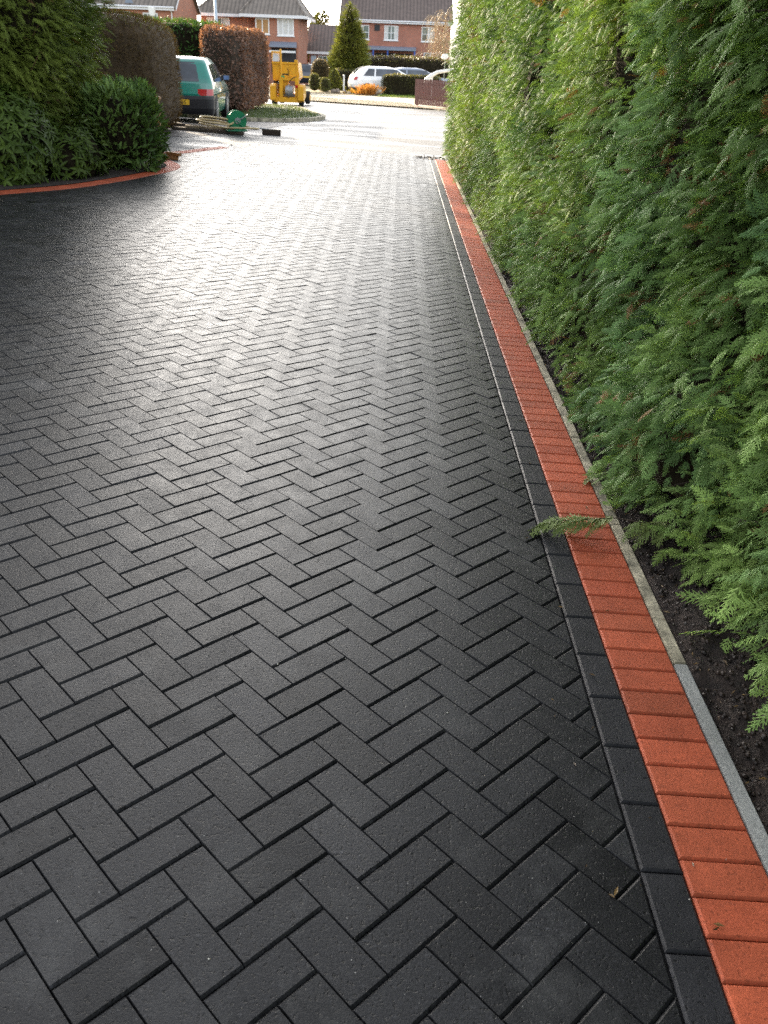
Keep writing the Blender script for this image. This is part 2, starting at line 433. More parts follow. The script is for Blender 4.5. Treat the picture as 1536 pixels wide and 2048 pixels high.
for a in range(-70, 160):
    for b in range(-110, 160):
        d = (a - b) % 4
        if d not in (0, 3): continue
        w, h = (2, 1) if d == 0 else (1, 2)
        ctr = O2 + UU * ((a + w / 2) * e1 + (b + h / 2) * e2)
        if not (-8.0 < ctr[0] < X0 + 0.12 and -1.2 < ctr[1] < 18.2): continue
        if ctr[0] < -0.62 * ctr[1] - 1.6: continue          # far out of sight to the left
        if not dist_ok(ctr): continue
        g = GAP / UU
        cs = [(a + g, b + g), (a + w - g, b + g), (a + w - g, b + h - g), (a + g, b + h - g)]
        poly = [tuple(O2 + UU * (p[0] * e1 + p[1] * e2)) for p in cs]
        if max(p[0] for p in poly) > X0 - 0.002: poly = clip_halfplane(poly, 0, X0 - 0.0025)
        if len(poly) < 3: continue
        t = float(np.clip(rng.normal(1.0, 0.26), 0.5, 1.75)) * (float(rng.uniform(1.3, 1.75)) if rng.random() < 0.06 else 1.0)
        field.add(poly, (t * 0.99, t, t * 1.02), zo=float(rng.normal(0, 0.0007)), ch=0.0058, depth=0.0055,
                  tilt=(float(rng.normal(0, 0.0075)), float(rng.normal(0, 0.0075))), thin=e2, chthin=0.0017)
field.build('herringbone_paving', m_dark)
band = Pavers(); redc = Pavers()
y = 3.6331 - PITCHB * 24
for k in range(-2, 96):
    ya = y + PITCHB * k
    if ya > 17.15: break
    t = float(np.clip(rng.normal(1.0, 0.10), 0.75, 1.3))
    band.add([(X0 + 0.001, ya + 0.0012), (X0 + WD - 0.001, ya + 0.0012), (X0 + WD - 0.001, ya + PITCHB - 0.0012), (X0 + 0.001, ya + PITCHB - 0.0012)], (t, t, t),
             zo=0.0015 + float(rng.normal(0, 0.0005)), ch=0.0062, depth=0.006, tilt=(float(rng.normal(0, 0.002)), float(rng.normal(0, 0.002))))
band.build('charcoal_border_course', m_darkb)
y = 1.8275 - PITCHB * 8
for k in range(-20, 190):
    ya = y + PITCHB / 2 * k
    if ya > 17.2: break
    t = float(np.clip(rng.normal(1.0, 0.09), 0.75, 1.25)); h = float(rng.normal(0, 0.03))
    redc.add([(X0 + WD + 0.001, ya + 0.0012), (X0 + WD + WR - 0.001, ya + 0.0012), (X0 + WD + WR - 0.001, ya + PITCHB / 2 - 0.0012), (X0 + WD + 0.001, ya + PITCHB / 2 - 0.0012)], (t, t * (1 + h), t * (1 + h)),
             zo=0.0025 + float(rng.normal(0, 0.0005)), ch=0.0062, depth=0.006, tilt=(float(rng.normal(0, 0.002)), float(rng.normal(0, 0.002))))
redc.build('red_border_course', m_red)
def curved_course(name, pl, width, zo):
    pv = Pavers(); c = resample(pl, 0.1045); inn = offset_pl(c, -width)
    for i in range(len(c) - 1):
        t = float(np.clip(rng.normal(1.0, 0.09), 0.75, 1.25))
        s = 0.012
        lerp = lambda p, q, k: tuple(p + (q - p) * k)
        pv.add([lerp(c[i], c[i + 1], s), lerp(c[i], c[i + 1], 1 - s), lerp(inn[i], inn[i + 1], 1 - s), lerp(inn[i], inn[i + 1], s)], (t, t, t), zo=zo, ch=0.006, depth=0.006, side=0.02)
    return pv.build(name, m_red)
curved_course('red_bed_edging', BED[12:], 0.2, 0.0065)
curved_course('red_threshold_course', END[18:42], -0.2, 0.0065)
# sand bed below the blocks
bm = bmesh.new(); vs = [bm.verts.new((p[0], p[1], -0.0125)) for p in [(-8.0, -1.5), (X0 + WD + WR + 0.01, -1.5)] + [tuple(p) for p in END[::-1] if p[0] < 1.0] + [(-8.0, 14.45)]]
bmesh.ops.triangulate(bm, faces=[bm.faces.new(vs)])
me = bpy.data.meshes.new('jointing_sand'); bm.to_mesh(me); bm.free()
o = link_mesh('jointing_sand', me, m_joint); o.rotation_euler = (0, TILT, 0); tag(o, kind='structure')
# concrete edging in short lengths
for nm, ya, yend, mt in (('concrete_kerb', 2.18 - 0.914 * 4, 2.17, m_kerb2), ('weathered_kerb', 2.18, 17.1, m_kerb)):
    kb = MB()
    while ya < yend:
        yb = min(ya + 0.914, 17.2); j = random.uniform(-0.002, 0.002)
        kb.box(X0 + WD + WR + 0.004 + j, X0 + WC + j, ya + 0.002, yb - 0.002, -0.10, 0.004 + random.uniform(-0.0015, 0.0015)); ya += 0.914
    o = kb.build(nm, mt, None, 0.004); o.rotation_euler = (0, TILT, 0); tag(o, kind='structure')
# loose grit on the blocks
def tmpl_stone():
    bm = bmesh.new(); bmesh.ops.create_icosphere(bm, subdivisions=1, radius=1)
    v = np.array([p.co for p in bm.verts]); f = np.array([[q.index for q in p.verts] for p in bm.faces]); bm.free(); return v, f
SV, SF = tmpl_stone()

# ------------------------------------------------------------------ instanced foliage (real mesh, built with numpy)
def frames(d, up, roll):
    """rows: right, forward(d), normal for each instance"""
    d = d / np.linalg.norm(d, axis=1)[:, None]
    r = np.cross(d, up); ln = np.linalg.norm(r, axis=1); bad = ln < 1e-3
    r[bad] = (1, 0, 0); ln[bad] = 1; r /= ln[:, None]
    n = np.cross(r, d)
    c, s = np.cos(roll)[:, None], np.sin(roll)[:, None]
    return r * c + n * s, d, -r * s + n * c
def scatter(tv, tf, pos, d, up, roll, size, colors, tip=None, tipgain=0.0):
    Rr, D, Nn = frames(d, up, roll)
    k = len(tv)
    V = pos[:, None, :] + size[:, None, None] * (tv[None, :, 0:1] * Rr[:, None, :] + tv[None, :, 1:2] * D[:, None, :] + tv[None, :, 2:3] * Nn[:, None, :])
    off = (np.arange(len(pos)) * k)[:, None, None]
    Fc = (tf[None] + off).reshape(-1, tf.shape[1])
    Cc = np.repeat(colors[:, None, :], k, 1)
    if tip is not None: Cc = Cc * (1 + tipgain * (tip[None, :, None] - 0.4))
    return V.reshape(-1, 3), Fc, Cc.reshape(-1, 3)
class Foliage:
    def __init__(self): self.V = []; self.F = {}; self.C = []; self.n = 0
    def add(self, V, Fc, Cc):
        self.V.append(V); self.C.append(Cc); self.F.setdefault(Fc.shape[1], []).append(Fc + self.n); self.n += len(V)
    def build(self, name, mat, parent=None, origin=(0, 0, 0)):
        V = np.concatenate(self.V) - np.array(origin)
        return np_mesh(name, V, [np.concatenate(f) for f in self.F.values()], np.clip(np.concatenate(self.C), 0, 1), mat, parent)
def tmpl_spray(seed, pairs, sub, w=0.03):
    """flat feathery cypress spray along +Y, unit length, arching down"""
    r = np.random.default_rng(seed); V = []; Fq = []; tips = []
    def strip(p, q, w0, w1, t0, t1):
        p, q = np.array(p), np.array(q); d = q - p; s = np.array([d[1], -d[0], 0]); s /= (np.linalg.norm(s) + 1e-9)
        b = len(V)
        V.extend([p - s * w0, p + s * w0, q + s * w1, q - s * w1]); Fq.append((b, b + 1, b + 2, b + 3)); tips.extend([t0, t0, t1, t1])
    def zc(y): return -0.28 * y * y
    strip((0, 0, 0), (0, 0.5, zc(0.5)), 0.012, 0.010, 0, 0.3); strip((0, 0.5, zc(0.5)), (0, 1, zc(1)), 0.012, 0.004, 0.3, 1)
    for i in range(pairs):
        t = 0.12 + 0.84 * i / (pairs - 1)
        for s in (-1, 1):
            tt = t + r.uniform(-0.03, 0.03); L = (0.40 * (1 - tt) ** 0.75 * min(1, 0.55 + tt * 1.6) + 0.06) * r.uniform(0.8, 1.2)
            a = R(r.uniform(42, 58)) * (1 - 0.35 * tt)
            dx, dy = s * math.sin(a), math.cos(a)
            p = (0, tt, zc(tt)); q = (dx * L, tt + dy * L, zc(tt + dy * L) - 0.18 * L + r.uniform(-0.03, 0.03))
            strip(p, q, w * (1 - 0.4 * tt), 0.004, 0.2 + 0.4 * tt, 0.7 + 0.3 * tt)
            for j in range(sub):
                u = 0.3 + 0.6 * j / max(1, sub - 1)
                m = np.array(p) + (np.array(q) - np.array(p)) * u
                for s2 in (-1, 1):
                    l2 = L * 0.42 * (1.05 - u) * r.uniform(0.8, 1.25) + 0.02
                    a2 = math.atan2(dx, dy) + s2 * R(r.uniform(32, 48))
                    e = m + np.array([math.sin(a2) * l2, math.cos(a2) * l2, -0.12 * l2 + r.uniform(-0.02, 0.02)])
                    strip(m, e, w * 0.62, 0.004, 0.5, 1.0)
    return np.array(V), np.array(Fq), np.array(tips)
SPRAY_HI = [tmpl_spray(i, 8, 2, 0.034) for i in range(4)]
SPRAY_MID = [tmpl_spray(10 + i, 7, 1, 0.036) for i in range(3)]
SPRAY_LO = [tmpl_spray(20 + i, 7, 0, 0.042) for i in range(3)]
def tmpl_leaf(fold=0.25, wmax=0.16, droop=0.25):
    ys = [0, 0.12, 0.4, 0.75, 1.0]; ws = [0.015, 0.55, 1.0, 0.62, 0.02]
    V = []
    for y_, w_ in zip(ys, ws):
        z = -droop * y_ * y_
        V += [(-wmax * w_, y_, z + fold * wmax * w_), (0, y_, z), (wmax * w_, y_, z + fold * wmax * w_)]
    F = []
    for i in range(4):
        b = i * 3; F += [(b, b + 1, b + 4, b + 3), (b + 1, b + 2, b + 5, b + 4)]
    return np.array(V), np.array(F)
LEAF_LONG = tmpl_leaf(0.3, 0.15, 0.22); LEAF_OVAL = tmpl_leaf(0.35, 0.30, 0.15); LEAF_OVAL2 = (np.array([(0, 0, 0), (0.3, 0.45, 0.1), (0, 1, -0.08), (-0.3, 0.45, 0.1)]), np.array([(0, 1, 2, 3)]))
NEEDLE = (np.array([(-0.10, 0, 0), (0.10, 0, 0), (0.03, 1, -0.1), (-0.03, 1, -0.1)]), np.array([(0, 1, 2, 3)]))
def vnoise(p, scale, seed):
    """cheap smooth value noise for arrays of points"""
    q = p * scale; i = np.floor(q).astype(np.int64); f = q - i; f = f * f * (3 - 2 * f)
    def h(a): 
        n = (a[:, 0] * 73856093) ^ (a[:, 1] * 19349663) ^ (a[:, 2] * 83492791) ^ (seed * 2654435)
        n = (n ^ (n >> 13)) * 1274126177 & 0x7fffffff
        return (n % 100003) / 100003.0
    out = 0
    for dx in (0, 1):
        for dy in (0, 1):
            for dz in (0, 1):
                w = (f[:, 0] if dx else 1 - f[:, 0]) * (f[:, 1] if dy else 1 - f[:, 1]) * (f[:, 2] if dz else 1 - f[:, 2])
                out = out + w * h(i + np.array([dx, dy, dz]))
    return out * 2 - 1
def mixcol(a, b, t): return np.array(a)[None] * (1 - t[:, None]) + np.array(b)[None] * t[:, None]
def sellip(n, c, rad, e, rg, zmin=-1.0, only=None):
    """points and normals over a rounded box / ellipsoid of exponent e"""
    a = rad; areas = np.array([a[1] * a[2], a[1] * a[2], a[0] * a[2], a[0] * a[2], a[0] * a[1], a[0] * a[1]]); areas[5] *= 0.15
    if only is not None: areas = areas * np.array(only)
    face = rg.choice(6, n, p=areas / areas.sum())
    q = rg.uniform(-1, 1, (n, 3)); ax = face // 2; sg = np.where(face % 2 == 0, 1.0, -1.0)
    q[np.arange(n), ax] = sg
    k = (np.abs(q) ** e).sum(1) ** (-1 / e); q = q * k[:, None]
    nn = np.sign(q) * np.abs(q) ** (e - 1) / np.array(rad)[None]; nn /= np.linalg.norm(nn, axis=1)[:, None]
    p = np.array(c)[None] + q * np.array(rad)[None]
    m = q[:, 2] > zmin
    return p[m], nn[m]
def core_mesh(name, c, rad, e, mat, parent, origin, k=0.86, amp=0.06, seed=1, nseg=28):
    bm = bmesh.new(); bmesh.ops.create_uvsphere(bm, u_segments=nseg, v_segments=nseg // 2, radius=1)
    pts = np.array([v.co for v in bm.verts])
    s = (np.abs(pts) ** e).sum(1) ** (-1 / e)
    q = pts * s[:, None]
    nz = vnoise(q * np.array(rad)[None] + np.array(c), 3.0, seed)
    P = np.array(c)[None] + q * np.array(rad)[None] * (k + amp * nz)[:, None] - np.array(origin)
    for v, p in zip(bm.verts, P): v.co = p
    me = bpy.data.meshes.new(name); bm.to_mesh(me); bm.free()
    return link_mesh(name, me, mat, parent)

# ------------------------------------------------------------------ soil strip under the right hedge
def soil_z(x, y):
    p = np.stack([x, y, np.zeros_like(x)], -1).reshape(-1, 3)
    n = 0.030 * vnoise(p, 6, 3) + 0.014 * vnoise(p, 22, 4) + 0.008 * vnoise(p, 55, 5)
    return n.reshape(x.shape)
sx = np.concatenate([np.linspace(X0 + WC + 0.001, 1.75, 44), np.linspace(1.8, 3.4, 6)]); sy = np.linspace(-1.6, 17.3, 560)
o = grid_sheet('soil_bed', sx, sy, lambda x, y: np.minimum(soil_z(x, y) - 0.012 + np.clip((x - 1.06) * 0.12, 0, 0.06), np.where(x < 1.06, -0.006, 9)), m_soil); o.rotation_euler = (0, TILT, 0)
# ------------------------------------------------------------------ the tall conifer hedge along the right edge
def hedge_face(y_, z_):
    p = np.stack([np.zeros_like(y_), y_, z_], -1)
    colm = 0.5 + 0.5 * np.cos(2 * math.pi * (y_ + 0.12 * vnoise(p, 1.3, 11)) / 0.78)
    x = 1.24 + 0.035 * np.clip((3.4 - y_) / 1.2, 0, 1) - 0.09 * colm + 0.10 * vnoise(p, 1.9, 12) + 0.05 * vnoise(p, 4.5, 13)
    low = np.clip((1.0 - z_) / 1.0, 0, 1)
    far = np.clip((y_ - 10.5) / 4.0, 0, 1)
    return x - 0.15 * far - (0.19 - 0.13 * far) * low * np.clip((y_ - 2.35) / 1.0, 0, 1) + 0.0 * low
def build_hedge():
    root = thing('conifer_hedge', 'tall green feathery cypress hedge running beside the red bordered drive', 'hedge', (1.75, 8.0, float(T(1.75, 8.0))))
    og = np.array(root.location)
    fo = Foliage(); rg = np.random.default_rng(21)
    def region(y0, y1, dens, per, size, tm, clump, z1=3.05, inset=0.0, cut=-0.8):
        n = int((y1 - y0) * (z1 - 0.12) * dens)
        yy = rg.uniform(y0, y1, n); zz = rg.uniform(0.06, z1, n)
        keep = (vnoise(np.stack([yy * 0, yy, zz], -1), 3.2, 31) > cut)
        yy, zz = yy[keep], zz[keep]; n = len(yy)
        xx = hedge_face(yy, zz) + inset + rg.normal(0.02, 0.055, n)
        C = np.stack([xx, yy, zz + T(xx, yy)], -1)
        sgn = rg.normal(0, 1, (n, 3))
        m = np.stack([np.full(n, -0.80), rg.normal(-0.12, 0.35, n), rg.normal(-0.16, 0.30, n)], -1)
        hue = np.clip(0.5 + 0.75 * vnoise(C, 1.7, 41) + rg.normal(0, 0.16, n), 0, 1)
        far = np.clip((C[:, 1] - 9) / 7, 0, 1)
        cc = mixcol((0.075, 0.130, 0.034), (0.175, 0.265, 0.072), hue)
        blue = np.clip(vnoise(C, 2.3, 44) * 1.2 - 0.1, 0, 0.5)
        cc = cc * (1 - blue[:, None]) + np.array((0.075, 0.155, 0.070))[None] * blue[:, None]
        yel = np.clip(vnoise(C * np.array([1, 1, 0.5]), 1.1, 45) * 1.6 - 0.1, 0, 0.7) * (0.28 + 0.2 * far)
        cc = cc * (1 - yel[:, None]) + np.array((0.165, 0.215, 0.034))[None] * yel[:, None]
        brown = (vnoise(C, 4.2, 42) > 0.70) | (rg.random(n) < 0.008)
        cc[brown] = mixcol((0.115, 0.060, 0.026), (0.19, 0.095, 0.042), rg.random(brown.sum()))
        idx = np.repeat(np.arange(n), per)
        k = len(idx)
        offs = rg.normal(0, 1, (k, 3)) * np.array([0.045, clump, clump * 0.85])
        deep = np.where(brown[idx], 0.10, 0.0)
        pos = C[idx] + offs + np.stack([0.06 + deep, deep * 0, deep * 0], -1)
        d = m[idx] + offs * np.array([1.0, 3.4, 3.0]) + rg.normal(0, 0.34, (k, 3))
        d[:, 0] = np.minimum(d[:, 0], -0.25)
        up = np.stack([np.full(k, -0.35), rg.normal(0, 0.25, k), np.full(k, 1.0)], -1)
        sz = size * rg.uniform(0.65, 1.35, k)
        ccol = cc[idx] * rg.uniform(0.68, 1.38, (k, 1))
        dry = rg.random(k) < 0.012; ccol[dry] = (0.20, 0.11, 0.045)
        zg = pos[:, 2] - T(pos[:, 0], pos[:, 1])
        ok = (zg > 0.035) & (pos[:, 0] > 0.98) & ((pos[:, 0] > 1.08) | (zg > 0.10))
        var = rg.integers(0, len(tm), k)
        for v in range(len(tm)):
            s = ok & (var == v)
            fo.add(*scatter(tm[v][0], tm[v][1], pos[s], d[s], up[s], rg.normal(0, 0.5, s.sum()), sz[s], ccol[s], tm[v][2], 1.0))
    region(-1.2, 0.6, 14, 10, 0.20, SPRAY_LO, 0.10)
    region(0.6, 4.6, 46, 14, 0.11, SPRAY_MID, 0.09, inset=0.12, cut=-2)
    region(0.6, 4.6, 74, 17, 0.078, SPRAY_HI, 0.060)
    region(4.6, 9.0, 30, 12, 0.11, SPRAY_LO, 0.09, inset=0.10, cut=-2)
    region(4.6, 9.0, 72, 16, 0.078, SPRAY_MID, 0.062)
    region(9.0, 17.3, 24, 10, 0.14, SPRAY_LO, 0.09, inset=0.10, cut=-2)
    region(9.0, 17.3, 64, 15, 0.080, SPRAY_LO, 0.072)
    # rounded far end and top
    n = 520
    yy = rg.uniform(17.2, 17.75, n); zz = rg.uniform(0.1, 3.0, n); xx = 1.30 + rg.uniform(-0.05, 1.0, n)
    C = np.stack([xx, yy - np.clip((1.5 - xx) * 0.5, 0, 1) , zz + T(xx, yy)], -1); idx = np.repeat(np.arange(n), 10); k = len(idx)
    pos = C[idx] + rg.normal(0, 0.09, (k, 3)); d = np.stack([np.full(k, -0.5), np.full(k, 0.6), np.full(k, -0.2)], -1) + rg.normal(0, 0.35, (k, 3))
    cc = mixcol((0.055, 0.10, 0.028), (0.11, 0.165, 0.032), rg.random(n))[idx]
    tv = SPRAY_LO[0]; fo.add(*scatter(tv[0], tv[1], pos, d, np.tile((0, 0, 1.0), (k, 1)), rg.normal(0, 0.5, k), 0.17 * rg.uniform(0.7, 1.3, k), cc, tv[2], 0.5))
    n = 2600; xx = rg.uniform(1.3, 2.4, n); yy = rg.uniform(-1, 17.6, n)
    pos = np.stack([xx, yy, 3.05 + 0.12 * rg.normal(0, 1, n) + T(xx, yy)], -1); d = np.stack([rg.normal(-0.2, 0.5, n), rg.normal(0, 0.5, n), np.full(n, 0.7)], -1)
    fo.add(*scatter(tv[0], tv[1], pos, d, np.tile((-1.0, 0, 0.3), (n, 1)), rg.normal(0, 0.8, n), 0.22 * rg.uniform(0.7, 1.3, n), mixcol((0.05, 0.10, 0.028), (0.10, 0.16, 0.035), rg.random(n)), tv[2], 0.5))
    fo.build('foliage', m_spray, root, og)
    # dark inner mass
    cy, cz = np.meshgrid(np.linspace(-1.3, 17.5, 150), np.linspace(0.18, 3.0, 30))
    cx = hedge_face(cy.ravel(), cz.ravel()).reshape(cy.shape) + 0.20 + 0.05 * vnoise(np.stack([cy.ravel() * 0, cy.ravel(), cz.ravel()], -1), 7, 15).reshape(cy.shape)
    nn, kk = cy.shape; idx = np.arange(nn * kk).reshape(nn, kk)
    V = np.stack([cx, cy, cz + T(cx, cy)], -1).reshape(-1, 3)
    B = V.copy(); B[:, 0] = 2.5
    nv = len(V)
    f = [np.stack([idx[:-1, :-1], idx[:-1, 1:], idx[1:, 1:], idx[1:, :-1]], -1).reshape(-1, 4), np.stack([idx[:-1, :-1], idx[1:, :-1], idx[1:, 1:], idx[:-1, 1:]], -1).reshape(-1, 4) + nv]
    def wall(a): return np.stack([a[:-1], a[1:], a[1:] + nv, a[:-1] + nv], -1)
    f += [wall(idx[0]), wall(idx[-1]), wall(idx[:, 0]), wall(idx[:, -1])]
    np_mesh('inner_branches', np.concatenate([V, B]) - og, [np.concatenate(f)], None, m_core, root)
    # trunks and bare twigs that show through the gaps
    y_ = -0.8
    while y_ < 17.2:
        x_ = 1.62 + random.uniform(-0.05, 0.1); zg = float(T(x_, y_))
        MBt = MB(); MBt.tube([(x_ - og[0], y_ - og[1], zg - 0.05 - og[2]), (x_ - og[0] + 0.02, y_ - og[1] + 0.03, zg + 1.2 - og[2]), (x_ - og[0], y_ - og[1], zg + 2.8 - og[2])], [0.06, 0.045, 0.02], 8)
        for _ in range(26):
            z_ = random.uniform(0.12, 2.4); yb = y_ + random.uniform(-0.35, 0.35)
            xf = float(hedge_face(np.array([yb]), np.array([z_]))[0]) + 0.03
            p0 = (x_ - og[0], y_ - og[1], zg + z_ - 0.08 - og[2]); p1 = ((x_ + xf) / 2 - og[0], (y_ + yb) / 2 - og[1], zg + z_ - og[2] + 0.05); p2 = (xf - og[0], yb - og[1], zg + z_ - og[2] + random.uniform(-0.06, 0.06))
            MBt.tube([p0, p1, p2], [0.009, 0.006, 0.002], 5, False)
        MBt.build('trunk', m_bark, root)
        y_ += 0.78
    # one low branch reaching out over the courses
    bt = None
    for (p0, p1, ns) in (((1.22, 2.90, 0.10), (0.74, 2.97, 0.06), 30), ((1.30, 3.30, 0.13), (1.02, 3.46, 0.05), 12)):
        p0, p1 = np.array(p0), np.array(p1); p0[2] += T(p0[0], p0[1]); p1[2] += T(p1[0], p1[1])
        br = Foliage(); bt = MB(); bt.tube([p0 - og, (p0 + p1) / 2 + np.array([0, 0, 0.035]) - og, p1 - og], [0.0035, 0.0025, 0.001], 6, False)
        lb = bt.build('low_branch', m_bark, root)
        t = rg.uniform(0.06, 1.0, ns); t[-1] = 1.0
        ax = p1 - p0; ax /= np.linalg.norm(ax)
        pos = p0 + (p1 - p0) * t[:, None] + np.stack([0 * t, 0 * t, 0.035 * 4 * t * (1 - t)], -1)
        side = np.where(rg.random(ns) < 0.5, -1, 1) * rg.uniform(0.3, 1.3, ns) * (1.1 - 0.8 * t)
        d = ax[None] + np.cross(ax, (0, 0, 1.0))[None] * side[:, None] + np.array([0, 0, -0.28]) + rg.normal(0, 0.12, (ns, 3))
        tv = SPRAY_HI[1]
        br.add(*scatter(tv[0], tv[1], pos, d, np.tile((0, 0, 1.0), (ns, 1)), rg.normal(0, 0.35, ns), rg.uniform(0.08, 0.15, ns), mixcol((0.09, 0.135, 0.032), (0.19, 0.23, 0.08), rg.random(ns)), tv[2], 0.5))
        br.build('sprigs', m_spray, lb, og)
build_hedge()

# ------------------------------------------------------------------ planted bed on the left
poly_sheet('planting_bed', [tuple(p) for p in offset_pl(BED, -0.19)] + [(-14, 14.1), (-14, 4.3)], 0.012, m_soil, 0.5)

def clump_conifer(fo, c, rad, e, n, per, size, tm, rg, c0, c1, droop=0.12, zmin=-0.95, spread=0.13, dry=0.03, only=None):
    p, nn = sellip(n, c, rad, e, rg, zmin, only)
    n = len(p)
    bumpn = vnoise(p, 1.4, 51) * 0.16 + vnoise(p, 3.4, 52) * 0.09
    p = p + nn * bumpn[:, None]
    idx = np.repeat(np.arange(n), per); k = len(idx)
    offs = rg.normal(0, spread, (k, 3)); pos = p[idx] + offs - nn[idx] * 0.06
    d = nn[idx] + np.array([0, 0, droop]) + offs * 3.0 + rg.normal(0, 0.45, (k, 3))
    hue = np.clip(0.5 + 0.7 * vnoise(p, 1.5, 53), 0, 1); cc = mixcol(c0, c1, hue)[idx] * rg.uniform(0.75, 1.25, (k, 1))
    dr = rg.random(k) < dry; cc[dr] = (0.12, 0.07, 0.032)
    var = rg.integers(0, len(tm), k)
    for v in range(len(tm)):
        s = (var == v) & (pos[:, 2] > T(pos[:, 0], pos[:, 1]) + 0.03)
        fo.add(*scatter(tm[v][0], tm[v][1], pos[s], d[s], np.tile((0, 0, 1.0), (s.sum(), 1)), rg.normal(0, 0.6, s.sum()), size * rg.uniform(0.65, 1.35, s.sum()), cc[s], tm[v][2], 0.5))
def leaf_bush(fo, c, rad, e, n, size, tm, rg, c0, c1, updir=0.3, zmin=-0.95, amp=0.10, depth=0.10, only=None, jit=0.45, bright=0.0):
    p, nn = sellip(n, c, rad, e, rg, zmin, only); n = len(p)
    p = p + nn * (vnoise(p, 2.2, 61) * amp + vnoise(p, 6, 62) * amp * 0.5 - np.abs(rg.normal(0, depth, n)))[:, None]
    d = nn + np.array([0, 0, updir]) + rg.normal(0, jit, (n, 3))
    cc = mixcol(c0, c1, np.clip(0.45 + 0.6 * vnoise(p, 2.5, 63) + rg.normal(0, 0.22, n), 0, 1))
    s = p[:, 2] > T(p[:, 0], p[:, 1]) + 0.02
    up = nn + np.array([0, 0, 0.6]) + rg.normal(0, 0.3, (n, 3))
    fo.add(*scatter(tm[0], tm[1], p[s], d[s], up[s], rg.normal(0, 0.5, s.sum()), size * rg.uniform(0.6, 1.35, s.sum()), cc[s]))
def rosettes(fo, c, rad, e, n, leaves, size, rg, c0, c1, amp=0.14, zmin=-0.9):
    p, nn = sellip(n, c, rad, e, rg, zmin); n = len(p)
    p = p + nn * (vnoise(p, 1.7, 71) * amp)[:, None]
    idx = np.repeat(np.arange(n), leaves); k = len(idx); ph = np.tile(np.arange(leaves) * 2 * math.pi / leaves, n) + np.repeat(rg.uniform(0, 6, n), leaves)
    ax = nn + np.array([0, 0, 0.45]); ax /= np.linalg.norm(ax, axis=1)[:, None]
    a = np.cross(ax, np.array([0.31, 0.2, 0.93])); a /= np.linalg.norm(a, axis=1)[:, None]; b = np.cross(ax, a)
    rd = a[idx] * np.cos(ph)[:, None] + b[idx] * np.sin(ph)[:, None]
    d = rd + ax[idx] * rg.uniform(-0.05, 0.6, (k, 1)) + np.array([0, 0, -0.12]) + rg.normal(0, 0.30, (k, 3))
    cc = mixcol(c0, c1, np.clip(rg.normal(0.5, 0.25, n), 0, 1))[idx] * rg.uniform(0.85, 1.15, (k, 1))
    s = p[idx][:, 2] > T(p[idx][:, 0], p[idx][:, 1]) + 0.04
    fo.add(*scatter(LEAF_LONG[0], LEAF_LONG[1], p[idx][s], d[s], ax[idx][s], rg.normal(0, 0.2, s.sum()), size * rg.uniform(0.65, 1.25, s.sum()), cc[s]))

def stems(parent, og, base, top, n, r=0.012, spread=0.5, mat=None):
    b = MB()
    for _ in range(n):
        a = random.uniform(0, 6.28); q = random.uniform(0.2, 1) * spread
        p0 = Vector(base) + Vector((math.cos(a) * 0.08, math.sin(a) * 0.08, -0.03)); p2 = Vector((base[0] + math.cos(a) * q, base[1] + math.sin(a) * q, base[2] + (top - base[2]) * random.uniform(0.5, 0.95)))
        p1 = (p0 + p2) / 2 + Vector((math.cos(a) * 0.05, math.sin(a) * 0.05, 0.05))
        b.tube([p0 - Vector(og), p1 - Vector(og), p2 - Vector(og)], [r * 1.6, r, r * 0.4], 6, False)
    b.build('stems', mat or m_bark, parent)

rg = np.random.default_rng(5)
# visible dark conifer at the left, plus unseen trees added to shade hedge and drive
root = thing('conifer_screen_and_shade_trees', 'tall dark green conifer screen rising out of the frame behind the left planting bed, with unseen trees added for shade', 'hedge', (-5.6, 11.2, float(T(-5.6, 11.2)))); og = np.array(root.location)
fo = Foliage()
for (cx, cy, rr, hh, n) in ((-5.62, 12.1, 1.72, 2.9, 3600), (-7.0, 9.6, 1.7, 2.6, 300), (-8.6, 7.2, 1.7, 1.9, 200), (-8.0, 14.6, 1.9, 3.6, 200), (-9.6, 18.0, 2.0, 4.0, 220), (-11.2, 22.0, 2.1, 4.3, 240), (-12.6, 26.0, 2.2, 4.6, 260), (-13.6, 30.0, 2.2, 4.6, 260), (-14.2, 34.0, 2.2, 4.8, 260), (-15.6, 37.8, 2.3, 5.0, 260)):
    zc_ = float(T(cx, cy)) + hh * 0.93
    clump_conifer(fo, (cx, cy, zc_), (rr, rr, hh), 2.5, n, 15, 0.26 if cx < -6 else 0.12, SPRAY_LO, rg, (0.048, 0.078, 0.016), (0.145, 0.185, 0.032), spread=0.11, dry=0.02)
    if cy < 33: core_mesh('inner_branches', (cx, cy, zc_), (rr, rr, hh), 2.5, m_core, root, og, 0.88, 0.05, 3)  # last added trees stay hollow so dappled sun gets through
fo.build('foliage', m_spray, root, og)
for (cx, cy) in ((-5.62, 12.1), (-7.0, 9.6), (-8.6, 7.2), (-8.0, 14.6), (-9.6, 18.0), (-11.2, 22.0), (-12.6, 26.0), (-13.6, 30.0), (-14.2, 34.0), (-15.6, 37.8)):
    b = MB(); z0 = float(T(cx, cy)); b.tube([(cx - og[0], cy - og[1], z0 - 0.1 - og[2]), (cx - og[0], cy - og[1], z0 + 4.5 - og[2])], [0.16, 0.05], 10); b.build('trunk', m_bark, root)
b = MB()
for (p0, p1) in (((-4.5, 11.6, 1.45), (-4.02, 11.05, 1.80)), ((-4.5, 11.5, 1.1), (-4.05, 11.0, 1.5))):
    b.tube([Vector(p0) - Vector(og), Vector(p1) - Vector(og)], [0.012, 0.004], 6)
b.build('bare_twigs', m_twig, root)
